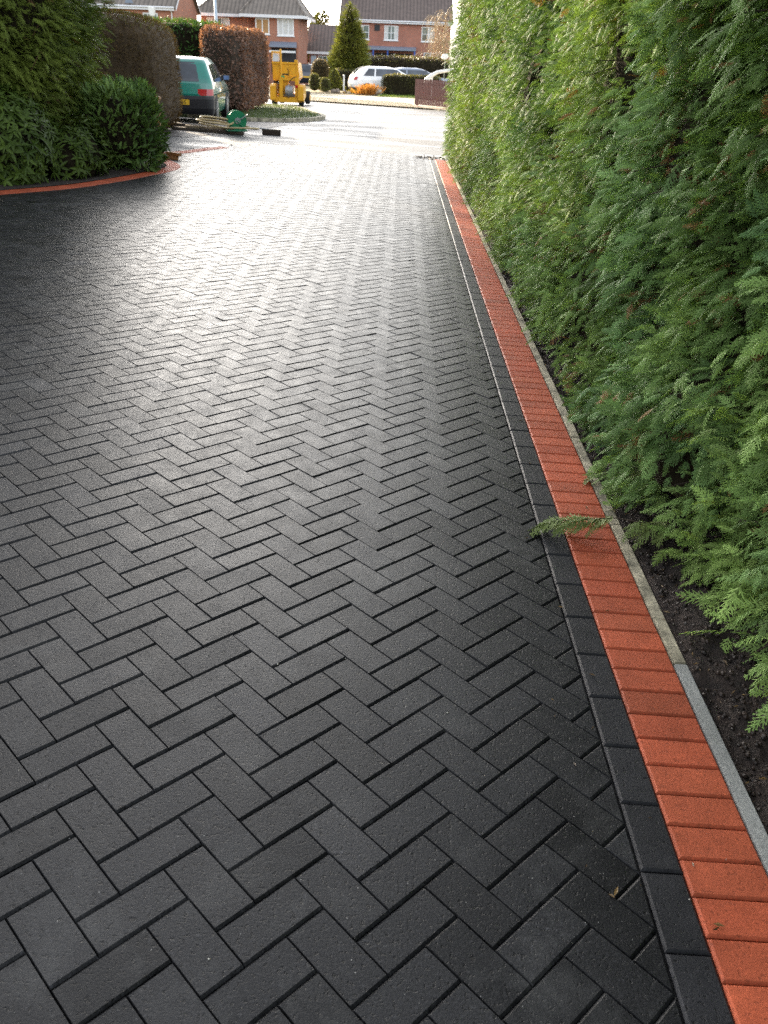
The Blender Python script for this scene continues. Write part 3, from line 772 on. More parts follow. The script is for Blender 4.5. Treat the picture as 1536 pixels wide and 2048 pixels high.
# large leaved shrub in front
root = thing('rhododendron', 'loose broad leaved shrub with drooping leaf rosettes at the left end of the bed', 'shrub', (-4.55, 10.9, float(T(-4.55, 10.9)))); og = np.array(root.location)
fo = Foliage()
rosettes(fo, (-4.66, 10.9, 0.56), (0.70, 0.78, 0.64), 2.3, 460, 6, 0.115, rg, (0.034, 0.060, 0.011), (0.080, 0.125, 0.022))
rosettes(fo, (-4.55, 10.85, 0.55), (0.55, 0.62, 0.6), 2.3, 260, 6, 0.11, rg, (0.030, 0.052, 0.010), (0.062, 0.098, 0.018))
rosettes(fo, (-4.02, 11.5, 0.40), (0.46, 0.62, 0.42), 2.3, 260, 6, 0.105, rg, (0.032, 0.056, 0.010), (0.072, 0.112, 0.020))
fo.build('leaves', m_laurel, root, og)
core_mesh('inner_branches', (-4.62, 10.95, 0.5), (0.6, 0.65, 0.55), 2.2, m_core, root, og, 0.8, 0.1, 4)
core_mesh('inner_branches', (-4.02, 11.5, 0.36), (0.42, 0.58, 0.36), 2.2, m_core, root, og, 0.84, 0.08, 8)
stems(root, og, (-4.5, 10.75, float(T(-4.5, 10.75))), 1.2, 16, 0.011, 0.6)
# low glossy laurel
root = thing('laurel_bush', 'low rounded glossy laurel bush at the tip of the planting bed', 'shrub', (-3.78, 12.75, float(T(-3.78, 12.75)))); og = np.array(root.location)
fo = Foliage()
leaf_bush(fo, (-3.68, 12.72, 0.60), (0.58, 0.68, 0.58), 2.6, 3200, 0.105, LEAF_LONG, rg, (0.034, 0.070, 0.016), (0.105, 0.165, 0.042), 0.55, amp=0.10, depth=0.08)
leaf_bush(fo, (-3.70, 12.7, 1.00), (0.46, 0.52, 0.18), 2.2, 560, 0.12, LEAF_LONG, rg, (0.08, 0.15, 0.045), (0.16, 0.25, 0.08), 1.1, zmin=0.0, amp=0.06, depth=0.03)
fo.build('leaves', m_laurel, root, og)
core_mesh('inner_branches', (-3.66, 12.72, 0.58), (0.55, 0.66, 0.56), 2.4, m_core, root, og, 0.78, 0.09, 5)
stems(root, og, (-3.75, 12.6, float(T(-3.75, 12.6))), 1.0, 20, 0.009, 0.5)

# clipped brownish hedge
m_brownstem = mat_plain('brown_hedge_stems', (0.07, 0.045, 0.022), 0.9, 0, 0.5, 12, 0.8)
m_hedgeneedle = mat_leaf('hedge_needles', 0.7, 0.2, 0.1)
def clipped(name, label, c, rad, e, n, size, tm, mat, c0, c1, group=None, cat='hedge', updir=0.15, jit=0.95, amp=0.05, depth=0.03, only=None, topcol=None, stem=None, zmin=-0.97, core=0.95):
    zb = float(T(c[0], c[1])); root = thing(name, label, cat, (c[0], c[1], zb), 0, group); og_ = np.array(root.location)
    fo_ = Foliage(); leaf_bush(fo_, c, rad, e, n, size, tm, rg, c0, c1, updir, zmin, amp, depth, only, jit)
    if topcol:
        leaf_bush(fo_, (c[0], c[1], c[2] + 0.01), rad, e, int(n * 0.25), size, tm, rg, topcol[0], topcol[1], 0.6, zmin=0.72, amp=amp, depth=depth * 0.4, jit=jit)
    fo_.build('foliage', mat, root, og_)
    core_mesh('inner_branches', c, rad, e, m_core if stem is None else stem, root, og_, core, 0.012, 6, 48)
    return root, og_
clipped('clipped_hedge', 'tall clipped hedge with brown sides and an olive top beside the green car', (-6.02, 18.3, 1.14), (1.76, 1.35, 1.04), 5.0, 32000, 0.05, NEEDLE, m_hedgeneedle,
        (0.080, 0.050, 0.022), (0.125, 0.084, 0.036), amp=0.04, depth=0.02, topcol=((0.08, 0.095, 0.02), (0.13, 0.14, 0.03)), stem=m_brownstem, core=0.985)
clipped('laurel_hedge', 'clipped bright green laurel hedge behind the green car', (-7.3, 30.2, 1.22), (2.1, 0.75, 1.16), 6.0, 5200, 0.13, LEAF_LONG, m_laurel,
        (0.040, 0.10, 0.022), (0.10, 0.19, 0.045), updir=0.5, amp=0.06, depth=0.05, topcol=((0.10, 0.17, 0.03), (0.17, 0.24, 0.05)))
rt, og = clipped('beech_hedge', 'square clipped copper beech hedge holding dry brown leaves', (-4.95, 29.9, 1.13), (0.62, 3.0, 1.10), 7.0, 15000, 0.085, LEAF_OVAL2, m_dry,
        (0.12, 0.070, 0.054), (0.30, 0.18, 0.13), updir=-0.1, jit=0.7, amp=0.06, depth=0.06, stem=m_bark)
stems(rt, og, (-4.6, 27.4, float(T(-4.6, 27.4))), 1.4, 10, 0.012, 0.45)

# ------------------------------------------------------------------ verge
VERGE = catmull([(-6.6, 26.2), (-4.2, 24.9), (-3.0, 25.3), (-2.35, 26.6), (-2.15, 27.9), (-2.5, 29.8), (-3.2, 32.6), (-4.0, 34.0), (-5.0, 34.6), (-6.6, 34.6)], 6)
poly_sheet('verge', [tuple(p) for p in VERGE], 0.06, m_turf, 0.5, skirt=0.12)
kv = MB()
ring = resample(VERGE, 0.6); ro = offset_pl(ring, 0.10); ri = offset_pl(ring, -0.03)
for i in range(2, len(ring) - 3):
    q = [ro[i], ro[i + 1], ri[i + 1], ri[i]]
    zz = [float(T(p[0], p[1])) for p in q]
    vs = [(p[0], p[1], z_ - 0.05) for p, z_ in zip(q, zz)] + [(p[0], p[1], z_ + 0.075) for p, z_ in zip(q, zz)]
    kv.add(vs, [(0, 3, 2, 1), (4, 5, 6, 7), (0, 1, 5, 4), (1, 2, 6, 5), (2, 3, 7, 6), (3, 0, 4, 7)])
tag(kv.build('verge_kerb', m_kerb), kind='structure')
def grass(name, poly, n, size, c0, c1, off, mat=None):
    P = np.array(poly); lo, hi = P.min(0), P.max(0); pts = []
    while len(pts) < n:
        q = rg.uniform(lo, hi)
        if inside(poly, q): pts.append(q)
    pts = np.array(pts); k = len(pts)
    pos = np.stack([pts[:, 0], pts[:, 1], T(pts[:, 0], pts[:, 1]) + off], -1)
    d = np.stack([rg.normal(0, 0.4, k), rg.normal(0, 0.4, k), np.ones(k)], -1)
    f = Foliage(); f.add(*scatter(NEEDLE[0] * np.array([0.8, 1, 1]), NEEDLE[1], pos, d, rg.normal(0, 1, (k, 3)), rg.uniform(0, 6, k), size * rg.uniform(0.5, 1.5, k), mixcol(c0, c1, rg.random(k))))
    return tag(f.build(name, mat or m_leaf), kind='stuff')
vin = [tuple(p) for p in offset_pl(VERGE, -0.16)]
grass('verge_grass', vin, 5200, 0.07, (0.05, 0.085, 0.018), (0.115, 0.15, 0.04), 0.055)

# ------------------------------------------------------------------ vehicles
m_teal = mat_plain('teal_paint', (0.004, 0.215, 0.165), 0.28, 0.0, 0.06, 2, 0, 1.0)
m_blackp = mat_plain('black_plastic', (0.018, 0.018, 0.022), 0.5, 0, 0.2, 8)
m_rubber = mat_plain('tyre_rubber', (0.012, 0.012, 0.012), 0.8, 0, 0.2, 20)
m_rim = mat_plain('wheel_alloy', (0.42, 0.43, 0.45), 0.3, 0.8, 0.15, 10)
m_glass = mat_glass('car_glass', (0.05, 0.06, 0.075), 0.05)
m_redl = mat_plain('red_lens', (0.45, 0.012, 0.014), 0.2, 0, 0.1, 10, 0, 0.6)
m_whitel = mat_plain('clear_lens', (0.6, 0.6, 0.6), 0.15, 0, 0.1, 10)
m_plate = mat_plain('yellow_plate', (0.75, 0.45, 0.03), 0.4, 0, 0.06, 5)
m_ink = mat_plain('black_lettering', (0.01, 0.01, 0.01), 0.5, 0, 0.05, 5)
m_white = mat_plain('white_paint', (0.86, 0.87, 0.88), 0.25, 0, 0.04, 2, 0, 0.8)
m_silver = mat_plain('silver_blue_paint', (0.30, 0.34, 0.42), 0.25, 0.5, 0.05, 2, 0, 0.8)
m_navy = mat_plain('navy_paint', (0.012, 0.014, 0.03), 0.22, 0, 0.1, 2, 0, 1.0)
m_mirror = mat_plain('blue_mirror_glass', (0.10, 0.17, 0.36), 0.12, 0.6, 0.1, 8)
def rrect(y0, y1, w, r, n=5):
    r = min(r, w * 0.95, (y1 - y0) * 0.48); pts = []
    for (cx, cy, a0) in ((w - r, y0 + r, -90), (w - r, y1 - r, 0), (-w + r, y1 - r, 90), (-w + r, y0 + r, 180)):
        for k in range(n + 1):
            a = R(a0 + 90 * k / n); pts.append((cx + r * math.cos(a), cy + r * math.sin(a)))
    return pts
def lerp_table(tab, z):
    zs = [t[0] for t in tab]
    return [float(np.interp(z, zs, [t[i] for t in tab])) for i in range(1, len(tab[0]))]
def car(name, label, loc, rz, tab, paint, zsplit, lower, wheels, wr, rear_win, side_wins, lights, plate=None, mirror=None, group=None, zroof=None):
    """tab rows: z, y_rear, y_front, half_width, corner_radius. The car's rear is at y=0, its nose at +y."""
    root = thing(name, label, 'car', loc, rz, group)
    def shell(nm, z0, z1, mat, cap_top, steps=14, extra=0.0):
        rows = sorted(set([z0, z1] + [t[0] for t in tab if z0 < t[0] < z1] + list(np.linspace(z0, z1, steps)))); b = MB(); n = 0
        for z in rows:
            a0, a1, w, r = lerp_table(tab, z); ring = rrect(a0 - extra, a1 + extra, w + extra, r); n = len(ring)
            b.v += [(p[0], p[1], z) for p in ring]
        for i in range(len(rows) - 1):
            for k in range(n):
                b.f.append((i * n + k, i * n + (k + 1) % n, (i + 1) * n + (k + 1) % n, (i + 1) * n + k))
        b.f.append(tuple(range(n - 1, -1, -1)))
        if cap_top: b.f.append(tuple((len(rows) - 1) * n + k for k in range(n)))
        return b.build(nm, mat, root, smooth=False)
    zt = tab[-1][0]
    body = shell('body', zsplit, zt, paint, True, 18)
    bm = bmesh.new(); bm.from_mesh(body.data)
    for f in bm.faces: f.smooth = abs(f.normal.z) < 0.98
    bm.to_mesh(body.data); bm.free()
    low = shell('lower_body', tab[0][0], zsplit, paint, False, 8)
    for end in (0, 1):
        b = MB(); rows = np.linspace(tab[0][0] - 0.004, zsplit - 0.004, 7); cnt = 0
        for z in rows:
            a0, a1, w, r = lerp_table(tab, z); g_ = 0.012
            ring = rrect(a0 - g_, a1 + g_, w + g_, r, 6)
            if end == 0: path = [(w + g_, a0 + 0.30)] + ring[6::-1] + ring[:20:-1] + [(-w - g_, a0 + 0.30)]
            else: path = [(w + g_, a1 - 0.35)] + ring[7:21] + [(-w - g_, a1 - 0.35)]
            cnt = len(path); b.v += [(p[0], p[1], z) for p in path]
        for i in range(6):
            for k in range(cnt - 1): b.f.append((i * cnt + k, i * cnt + k + 1, (i + 1) * cnt + k + 1, (i + 1) * cnt + k))
        b.build('bumper', lower, root)
    # rear window
    if rear_win:
        z0, z1, k = rear_win; b = MB(); zs = np.linspace(z0, z1, 8); xs_ = np.linspace(-1, 1, 7)
        for i, z in enumerate(zs):
            a0, a1, w, r = lerp_table(tab, z); hw = min(w * k, w - 0.06)
            for s in xs_: b.v.append((s * hw, a0 - 0.006 + 0.02 * abs(s) ** 6, z))
        for i in range(7):
            for j in range(6): b.f.append((i * 7 + j, i * 7 + j + 1, (i + 1) * 7 + j + 1, (i + 1) * 7 + j))
        rw = b.build('rear_window', m_glass, root)
        wp = MB(); a0 = lerp_table(tab, z0 + 0.05)[0]
        wp.tube([(-0.02, a0 - 0.02, z0 + 0.03), (-0.25, lerp_table(tab, z0 + 0.08)[0] - 0.02, z0 + 0.08), (-0.42, lerp_table(tab, z0 + 0.10)[0] - 0.02, z0 + 0.10)], 0.009, 6); wp.build('wiper', m_blackp, rw)
    for s in (-1, 1):
        for poly in side_wins:
            b = MB(); ys_ = np.linspace(0, 1, 8)
            # poly: (z_low, z_high, y_rear_low, y_front_low, y_rear_high, y_front_high)
            zl, zh, yl0, yl1, yh0, yh1 = poly
            zs = np.linspace(zl, zh, 6)
            for z in zs:
                t = (z - zl) / (zh - zl); w = lerp_table(tab, z)[2] + 0.006
                for u in ys_: b.v.append((s * w, (yl0 * (1 - t) + yh0 * t) * (1 - u) + (yl1 * (1 - t) + yh1 * t) * u, z))
            for i in range(5):
                for j in range(7): b.f.append((i * 8 + j, i * 8 + j + 1, (i + 1) * 8 + j + 1, (i + 1) * 8 + j))
            b.build('side_window', m_glass, root)
        for wy in wheels:
            w = lerp_table(tab, 0.4)[2]
            b = MB(); b.cyl((s * (w + 0.009) - (0.004 if s > 0 else 0), wy, wr), wr * 1.17, 0.004, 'x', 28); b.build('wheel_arch', m_rubber, root)
            wroot = MB(); prof = [(-0.16, wr * 0.9), (-0.15, wr * 0.98), (-0.10, wr), (-0.03, wr), (0.0, wr * 0.97), (0.008, wr * 0.66)]
            x_in = s * (w + 0.012); n = 28
            pts = []
            for (dx, rad) in prof:
                for k in range(n): pts.append((x_in + s * dx, wy + rad * math.cos(2 * math.pi * k / n), wr + rad * math.sin(2 * math.pi * k / n)))
            fs = [(i * n + k, i * n + (k + 1) % n, (i + 1) * n + (k + 1) % n, (i + 1) * n + k) for i in range(len(prof) - 1) for k in range(n)] + [tuple(range(n)), tuple((len(prof) - 1) * n + k for k in range(n))]
            ty = wroot.add(pts, fs).build('wheel', m_rubber, root, smooth=False)
            rm = MB(); rm.cyl((x_in + s * 0.009, wy, wr), wr * 0.64, s * 0.006, 'x', 24)
            for k in range(8):
                a = k * math.pi / 4; m = Matrix.Translation((x_in + s * 0.016, wy, wr)) @ Matrix.Rotation(a, 4, 'X'); rm.box(-0.004, 0.004, -wr * 0.05, wr * 0.05, 0, wr * 0.6, m)
            rm.build('rim', m_rim, ty)
        for (z0, z1, f0, f1, mat, nm) in lights:
            b = MB(); zs = np.linspace(z0, z1, 4); fr = np.linspace(f0, f1, 7)
            for z in zs:
                a0, a1, w, r = lerp_table(tab, z)
                ring = np.array(rrect(a0 - 0.008, a1, w + 0.008, r, 8))
                # walk from the middle of the rear edge round the corner
                path = [(0, a0 - 0.008)] + [tuple(p) for p in ring[0:9]] + [(w + 0.008, a0 + r + 0.5)]
                path = np.array(path); dd = np.r_[0, np.cumsum(np.linalg.norm(np.diff(path, axis=0), axis=1))]
                sl_ = 0.0 if z > z0 + 1e-6 else 0.06
                for u in fr: q = u * 1.0 ; b.v.append((s * float(np.interp(q + (sl_ if u == f0 else 0), dd, path[:, 0])), float(np.interp(q + (sl_ if u == f0 else 0), dd, path[:, 1])), z))
            for i in range(3):
                for j in range(6): b.f.append((i * 7 + j, i * 7 + j + 1, (i + 1) * 7 + j + 1, (i + 1) * 7 + j))
            b.build(nm, mat, root)
        if mirror:
            my, mz = mirror; w = lerp_table(tab, mz)[2]
            b = MB(); b.box(s * (w - 0.01), s * (w + 0.20), my - 0.03, my + 0.07, mz - 0.055, mz + 0.065); mo = b.build('door_mirror', m_blackp, root, 0.02)
            b = MB(); b.box(s * (w + 0.055), s * (w + 0.185), my - 0.036, my - 0.0335, mz - 0.04, mz + 0.05); b.build('mirror_glass', m_mirror, mo)
    if plate:
        px_, pz, txt = plate; a0 = lerp_table(tab, pz)[0] - 0.016
        b = MB(); b.box(px_ - 0.26, px_ + 0.26, a0 - 0.006, a0, pz - 0.056, pz + 0.056); pl = b.build('number_plate', m_plate, root, 0.004)
        if txt:
            cu = bpy.data.curves.new('plate_lettering', 'FONT'); cu.body = txt; cu.size = 0.105; cu.align_x = 'CENTER'; cu.extrude = 0.0008; cu.offset = 0.002
            tmp = bpy.data.objects.new('plate_lettering_curve', cu); me_ = bpy.data.meshes.new_from_object(tmp); bpy.data.objects.remove(tmp); me_.materials.clear(); to = link_mesh('lettering', me_, m_ink)
            to.parent = pl; to.location = (px_, a0 - 0.0075, pz - 0.037); to.rotation_euler = (R(90), 0, 0)
    return root
hatch = [(0.20, 0.10, 3.45, 0.76, 0.12), (0.30, 0.02, 3.52, 0.79, 0.14), (0.52, 0.0, 3.54, 0.80, 0.16), (0.66, 0.035, 3.50, 0.80, 0.16), (0.74, 0.05, 3.30, 0.795, 0.16), (0.86, 0.075, 2.70, 0.785, 0.15),
         (0.95, 0.11, 2.40, 0.76, 0.14), (1.10, 0.20, 2.16, 0.70, 0.13), (1.25, 0.31, 1.92, 0.645, 0.13), (1.33, 0.40, 1.75, 0.60, 0.14), (1.37, 0.52, 1.58, 0.54, 0.18), (1.385, 0.75, 1.35, 0.42, 0.2)]
HX, HY = -4.98, 21.75
car('green_hatchback', 'teal green small hatchback with dark bumper parked beside the brown hedge', (HX, HY, float(T(HX, HY + 1))), R(4.0), hatch, m_teal, 0.595, m_blackp, (0.68, 2.9), 0.285,
    (0.885, 1.28, 0.86), [(0.87, 1.24, 0.42, 1.0, 0.60, 1.05), (0.87, 1.24, 1.08, 2.40, 1.13, 1.88)], [(0.60, 0.735, 0.46, 0.86, m_redl, 'tail_light')], (0.0, 0.455, 'P SM41S'), (2.25, 0.93))

# ------------------------------------------------------------------ things on the ground near the car
m_plank = mat_plain('weathered_timber', (0.060, 0.045, 0.033), 0.85, 0, 0.5, 9, 0.6)
m_plank2 = mat_plain('pale_timber', (0.26, 0.20, 0.13), 0.8, 0, 0.4, 9, 0.5)
m_reelg = mat_plain('green_plastic', (0.004, 0.19, 0.085), 0.35, 0, 0.12, 6)
m_hose = mat_plain('beige_hose', (0.48, 0.37, 0.19), 0.5, 0, 0.2, 20)
m_grey = mat_plain('grey_metal', (0.32, 0.33, 0.34), 0.4, 0.6, 0.15, 12)
m_wood = mat_plain('varnished_wood', (0.26, 0.11, 0.03), 0.6, 0, 0.35, 16, 0.4)
m_bristle = mat_plain('dark_bristle', (0.035, 0.022, 0.015), 0.9, 0, 0.4, 60, 0.8)
def board(label, x, y, L, w, h, rz, mat, zoff=0.0):
    z = float(T(x, y)) - 0.014 + zoff
    b = MB(); b.box(-L / 2, L / 2, -w / 2, w / 2, 0, h); o_ = b.build('timber_board', mat, None, 0.006)
    o_.location = (x, y, z); o_.rotation_euler = (0, TILT * (1 - float(sm((y - 18) / 9))), rz); return tag(o_, label, 'board', 'boards lying under the hose reel')
board('long dark timber board lying lowest in front of the green car', -3.80, 19.15, 1.45, 0.20, 0.055, R(4), m_plank)
board('pale timber board lying on top of the dark board under the hose coils', -3.80, 19.22, 0.95, 0.12, 0.045, R(7), m_plank2, 0.056)
board('short dark board lying behind the hose reel', -3.65, 19.75, 1.0, 0.2, 0.08, R(2), m_plank)
board('thick dark timber lying at the foot of the brown hedge', -4.45, 19.6, 1.3, 0.25, 0.10, R(-8), m_plank)
RX, RYY = -3.22, 19.22; rz0 = float(T(RX, RYY)) + 0.045
root = thing('hose_reel', 'green plastic hose reel standing on the dark board', 'hose reel', (RX, RYY, rz0), R(20))
def disc(b, r, y0, y1, n=32, z=0.20): b.cyl((0, y0, z), r, y1 - y0, 'y', n)
b = MB(); disc(b, 0.19, -0.12, -0.095); fl = b.build('reel_flange', m_reelg, root, 0.004)
b = MB(); disc(b, 0.06, -0.135, -0.12); b.build('hub', m_grey, fl, 0.003)
b = MB(); disc(b, 0.19, 0.095, 0.12); b.build('reel_flange', m_reelg, root, 0.004)
b = MB(); disc(b, 0.11, -0.094, 0.094); b.build('hose_winding', m_hose, root)
b = MB(); b.tube([(0.0, -0.125, 0.20), (0.10, -0.15, 0.25), (0.19, -0.155, 0.31)], 0.010, 8); b.tube([(0.19, -0.155, 0.31), (0.19, -0.24, 0.31)], 0.016, 8); b.build('crank_handle', m_grey, root)
b = MB()
for s in (-1, 1):
    b.tube([(-0.20, s * 0.15, 0.012), (-0.02, s * 0.14, 0.20), (0.18, s * 0.15, 0.012)], 0.012, 8)
    b.tube([(-0.22, s * 0.15, 0.012), (0.20, s * 0.15, 0.012)], 0.012, 8)
b.tube([(-0.21, -0.15, 0.012), (-0.21, 0.15, 0.012)], 0.012, 8); b.build('frame', m_reelg, root)
b = MB(); pts = []
for k in range(120):
    a = k / 119 * 2 * math.pi * 2.6; rr = 0.30 + 0.05 * math.sin(a * 0.7); pts.append((-0.40 * min(1, k / 30) + rr * math.cos(a) * 1.15, -0.10 + rr * math.sin(a) * 0.55, 0.055 + 0.10 * abs(math.sin(a * 0.5 + 0.4)) + 0.0012 * k))
hz = float(T(RX, RYY)) + 0.01
b.tube(pts, 0.017, 8); pts2 = []
for k in range(70):
    a = math.pi * 0.9 + k / 69 * math.pi * 1.35; pts2.append((0.12 + 0.36 * math.cos(a), -0.02 + 0.30 * math.sin(a), 0.065 + 0.05 * math.sin(k / 69 * 3.1)))
b.tube(pts2, 0.017, 8)
o = b.build('garden_hose', m_hose, None, smooth=True); o.location = (RX - 0.02, RYY - 0.02, hz); tag(o, 'beige hose lying in loose coils around the green reel', 'hose')
def ground_rot(y): return TILT * (1 - float(sm((y - 18) / 9)))
root = thing('broom', 'broad dark yard broom lying on the road with its thin handle toward the hose reel', 'broom', (-2.58, 19.75, float(T(-2.58, 19.75)) - 0.02), R(12)); root.rotation_euler = (0, ground_rot(19.75), R(12))
b = MB(); b.box(-0.20, 0.20, -0.035, 0.035, 0.075, 0.115); b.build('broom_head', m_plank, root, 0.006)
b = MB(); b.box(-0.195, 0.195, -0.045, 0.045, 0.0, 0.075); b.build('bristles', m_bristle, root, 0.01)
b = MB(); b.tube([(-0.05, 0.02, 0.105), (-0.85, -0.12, 0.18)], 0.012, 8); b.build('handle', m_grey, root)
def wood_block(label, x, y, sx_, sy_, sz_, rz, zoff=0.0):
    b = MB(); b.box(-sx_ / 2, sx_ / 2, -sy_ / 2, sy_ / 2, 0, sz_); o_ = b.build('wood_block', m_wood, None, 0.004)
    o_.location = (x, y, float(T(x, y)) - 0.012 + zoff); o_.rotation_euler = (0, TILT, rz); return tag(o_, label, 'wood block', 'brown wood blocks by the laurel')
wood_block('brown wood block on the ground at the tip of the laurel bush', -3.33, 13.95, 0.20, 0.12, 0.06, R(15))
wood_block('brown wood block lying on top of another by the laurel bush', -3.30, 13.97, 0.22, 0.10, 0.05, R(-12), 0.062)
root = thing('wooden_post', 'short reddish wooden post with a flat cap between the laurel and the brown hedge', 'post', (-3.92, 15.6, float(T(-3.92, 15.6))))
b = MB(); b.box(-0.05, 0.05, -0.05, 0.05, -0.02, 0.70); b.build('post_shaft', m_wood, root, 0.004)
b = MB(); b.box(-0.075, 0.075, -0.075, 0.075, 0.702, 0.76); b.build('post_cap', m_wood, root, 0.008)

# ------------------------------------------------------------------ yellow machine on the road
m_yel = mat_plain('yellow_paint', (0.72, 0.36, 0.012), 0.4, 0, 0.18, 3, 0, 0.3)
m_black = mat_plain('black_rubber_parts', (0.012, 0.012, 0.012), 0.6, 0, 0.2, 9)
m_greenp = mat_plain('green_sticker', (0.03, 0.30, 0.12), 0.5, 0, 0.05, 9)
m_panel = mat_plain('pale_panel', (0.62, 0.64, 0.68), 0.4, 0, 0.12, 4)
MX, MY = -4.12, 36.0
root = thing('construction_machine', 'yellow wheeled construction machine with hopper and mast on the road', 'machine', (MX, MY, float(T(MX, MY)) - 0.02), R(-3))
b = MB(); b.box(-0.52, 0.52, -0.02, 0.25, 0.12, 0.30); b.box(-0.30, -0.16, 0.0, 0.18, 0.30, 0.98); b.box(0.30, 0.44, 0.0, 0.18, 0.30, 0.98); b.box(-0.30, 0.44, 0.03, 0.15, 0.86, 0.93); b.box(-0.4, 0.45, 0.3, 2.2, 0.22, 0.42); b.build('chassis', m_yel, root, 0.012)
for s in (-1, 1):
    b = MB(); b.prism([(-0.12, 0.34), (-0.09, 0.66), (0.04, 0.74), (0.42, 0.74), (0.52, 0.62), (0.52, 0.34), (0.46, 0.30), (-0.06, 0.16), (-0.12, 0.20)], 0.22, 'x', 0.42 if s > 0 else -0.64); b.build('mudguard', m_yel, root, 0.015)
    for wy in (0.2, 1.8):
        b = MB(); b.cyl((s * 0.60 if s > 0 else -0.60, wy, 0.24), 0.24, -s * 0.17, 'x', 24); w_ = b.build('wheel', m_rubber, root, 0.02)
        b = MB(); b.cyl((s * 0.602, wy, 0.24), 0.12, s * 0.012, 'x', 18); b.build('rim', m_yel, w_)
b = MB(); b.prism([(-0.62, 1.46), (0.36, 1.46), (0.42, 0.98), (0.30, 0.84), (-0.60, 0.84)], 0.9, 'y', 0.35); hp = b.build('hopper', m_yel, root, 0.015)
b = MB()
for x_ in (-0.56, -0.31, 0.06, 0.32): b.box(x_ - 0.02, x_ + 0.02, 0.325, 0.349, 0.90, 1.44)
b.box(-0.62, 0.38, 0.31, 0.349, 1.41, 1.475); b.box(0.24, 0.36, 0.30, 0.42, 1.477, 1.56); b.build('hopper_ribs', m_yel, hp, 0.004)
b = MB(); b.box(-0.26, 0.0, 0.318, 0.348, 1.04, 1.085); b.build('hopper_slot', m_black, hp)
b = MB(); b.prism([(-0.38, 0.32), (-0.32, 1.00), (-0.06, 1.06), (0.02, 0.86), (0.02, 0.62), (-0.12, 0.32)], 0.30, 'y', 0.19); bo = b.build('engine_cover', m_yel, root, 0.02)
b = MB(); b.box(-0.26, -0.13, 0.184, 0.189, 0.84, 1.02); b.build('warning_sticker', m_greenp, bo)
b = MB(); b.cyl((-0.05, 0.05, 0.50), 0.20, 0.28, 'x', 24); dr = b.build('winch_drum', m_grey, root, 0.01)
b = MB(); b.cyl((0.05, 0.05, 0.50), 0.24, 0.03, 'x', 24); b.build('drum_flange', m_rim, dr)
b = MB(); b.tube([(-0.26, 0.30, 0.98), (-0.28, 0.30, 1.90)], 0.035, 10); b.tube([(-0.28, 0.30, 1.80), (-0.62, 0.30, 1.80)], 0.028, 8); b.tube([(-0.60, 0.30, 1.80), (-0.60, 0.40, 1.46)], 0.022, 8); b.build('mast', m_yel, root)
b = MB(); b.box(-0.60, -0.34, 0.34, 0.40, 1.48, 1.77); b.build('windscreen', m_panel, root, 0.01)
b = MB(); b.tube([(0.06, 0.10, 0.80), (0.16, 0.0, 0.90), (0.26, -0.02, 0.97), (0.36, 0.08, 0.99)], 0.014, 8); b.build('hydraulic_hose', m_black, root); b = MB(); b.tube([(-0.42, 0.05, 0.66), (-0.34, -0.01, 0.70), (-0.30, -0.02, 0.80)], 0.012, 8); b.build('hydraulic_hose', m_black, root)
b = MB(); b.tube([(0.02, 0.2, 1.02), (0.03, 0.12, 1.22), (0.0, 0.08, 1.26)], 0.012, 8); b.build('control_lever', m_black, root)
b = MB(); b.box(0.31, 0.43, -0.012, -0.002, 0.62, 0.72); b.build('tail_lamp', m_redl, root)
b = MB(); b.box(-0.16, 0.30, 0.19, 0.20, 0.32, 0.40); b.build('step_plate', m_grey, root)
b = MB(); b.box(-0.60, -0.39, 0.45, 1.3, 0.44, 0.83); b.build('engine_block', m_black, root, 0.02)

# ------------------------------------------------------------------ far pavement, gardens
m_brickpave = mat_ground('brick_path', (0.22, 0.11, 0.085), (0.33, 0.19, 0.15), 5, 0.85, 0.4, 0.01, 40)
KERB = catmull([(-16, 49.0), (-9, 48.2), (-4.53, 47.0), (-2.06, 44.2), (0.2, 43.0), (0.75, 41.0), (1.0, 38.6), (2.2, 36.2), (5.0, 34.5), (9, 34)], 6)
ok_ = offset_pl(KERB, 0.0)
poly_sheet('far_pavement', [tuple(p) for p in KERB] + [(9, 52.5), (-2.0, 51.8), (-16, 53)], 0.030, m_pave, 0.8, skirt=0.08)
poly_sheet('front_garden', [(-16, 52.6), (-2.2, 51.4), (0.6, 52.6), (0.8, 66), (-16, 70)], 0.045, m_gravel, 1.0)
poly_sheet('brick_path', [(0.72, 38.9), (2.3, 36.3), (5, 34.8), (5, 35.7), (2.3, 37.3), (0.86, 39.9)], 0.038, m_brickpave, 0.6)
poly_sheet('lawn', [(-1.05, 50.2), (1.4, 49.4), (4, 49), (4, 58), (-0.95, 56.0)], 0.052, m_lawn, 1.0)
grass('lawn_grass', [(-1.0, 50.3), (1.4, 49.6), (2.6, 49.6), (2.6, 55), (-0.9, 54.2)], 5000, 0.06, (0.10, 0.16, 0.02), (0.18, 0.24, 0.04), 0.05)
ks = resample(KERB, 0.9); kbm = MB(); k1 = offset_pl(ks, 0.0); k2 = offset_pl(ks, -0.13)
for i in range(len(ks) - 1):
    q = [k1[i], k1[i + 1], k2[i + 1], k2[i]]; zz = [float(T(p[0], p[1])) for p in q]
    vs = [(p[0], p[1], z_ - 0.05) for p, z_ in zip(q, zz)] + [(p[0], p[1], z_ + 0.035) for p, z_ in zip(q, zz)]
    kbm.add(vs, [(0, 3, 2, 1), (4, 5, 6, 7), (0, 1, 5, 4), (1, 2, 6, 5), (2, 3, 7, 6), (3, 0, 4, 7)])
tag(kbm.build('road_kerb', m_pave), kind='structure')

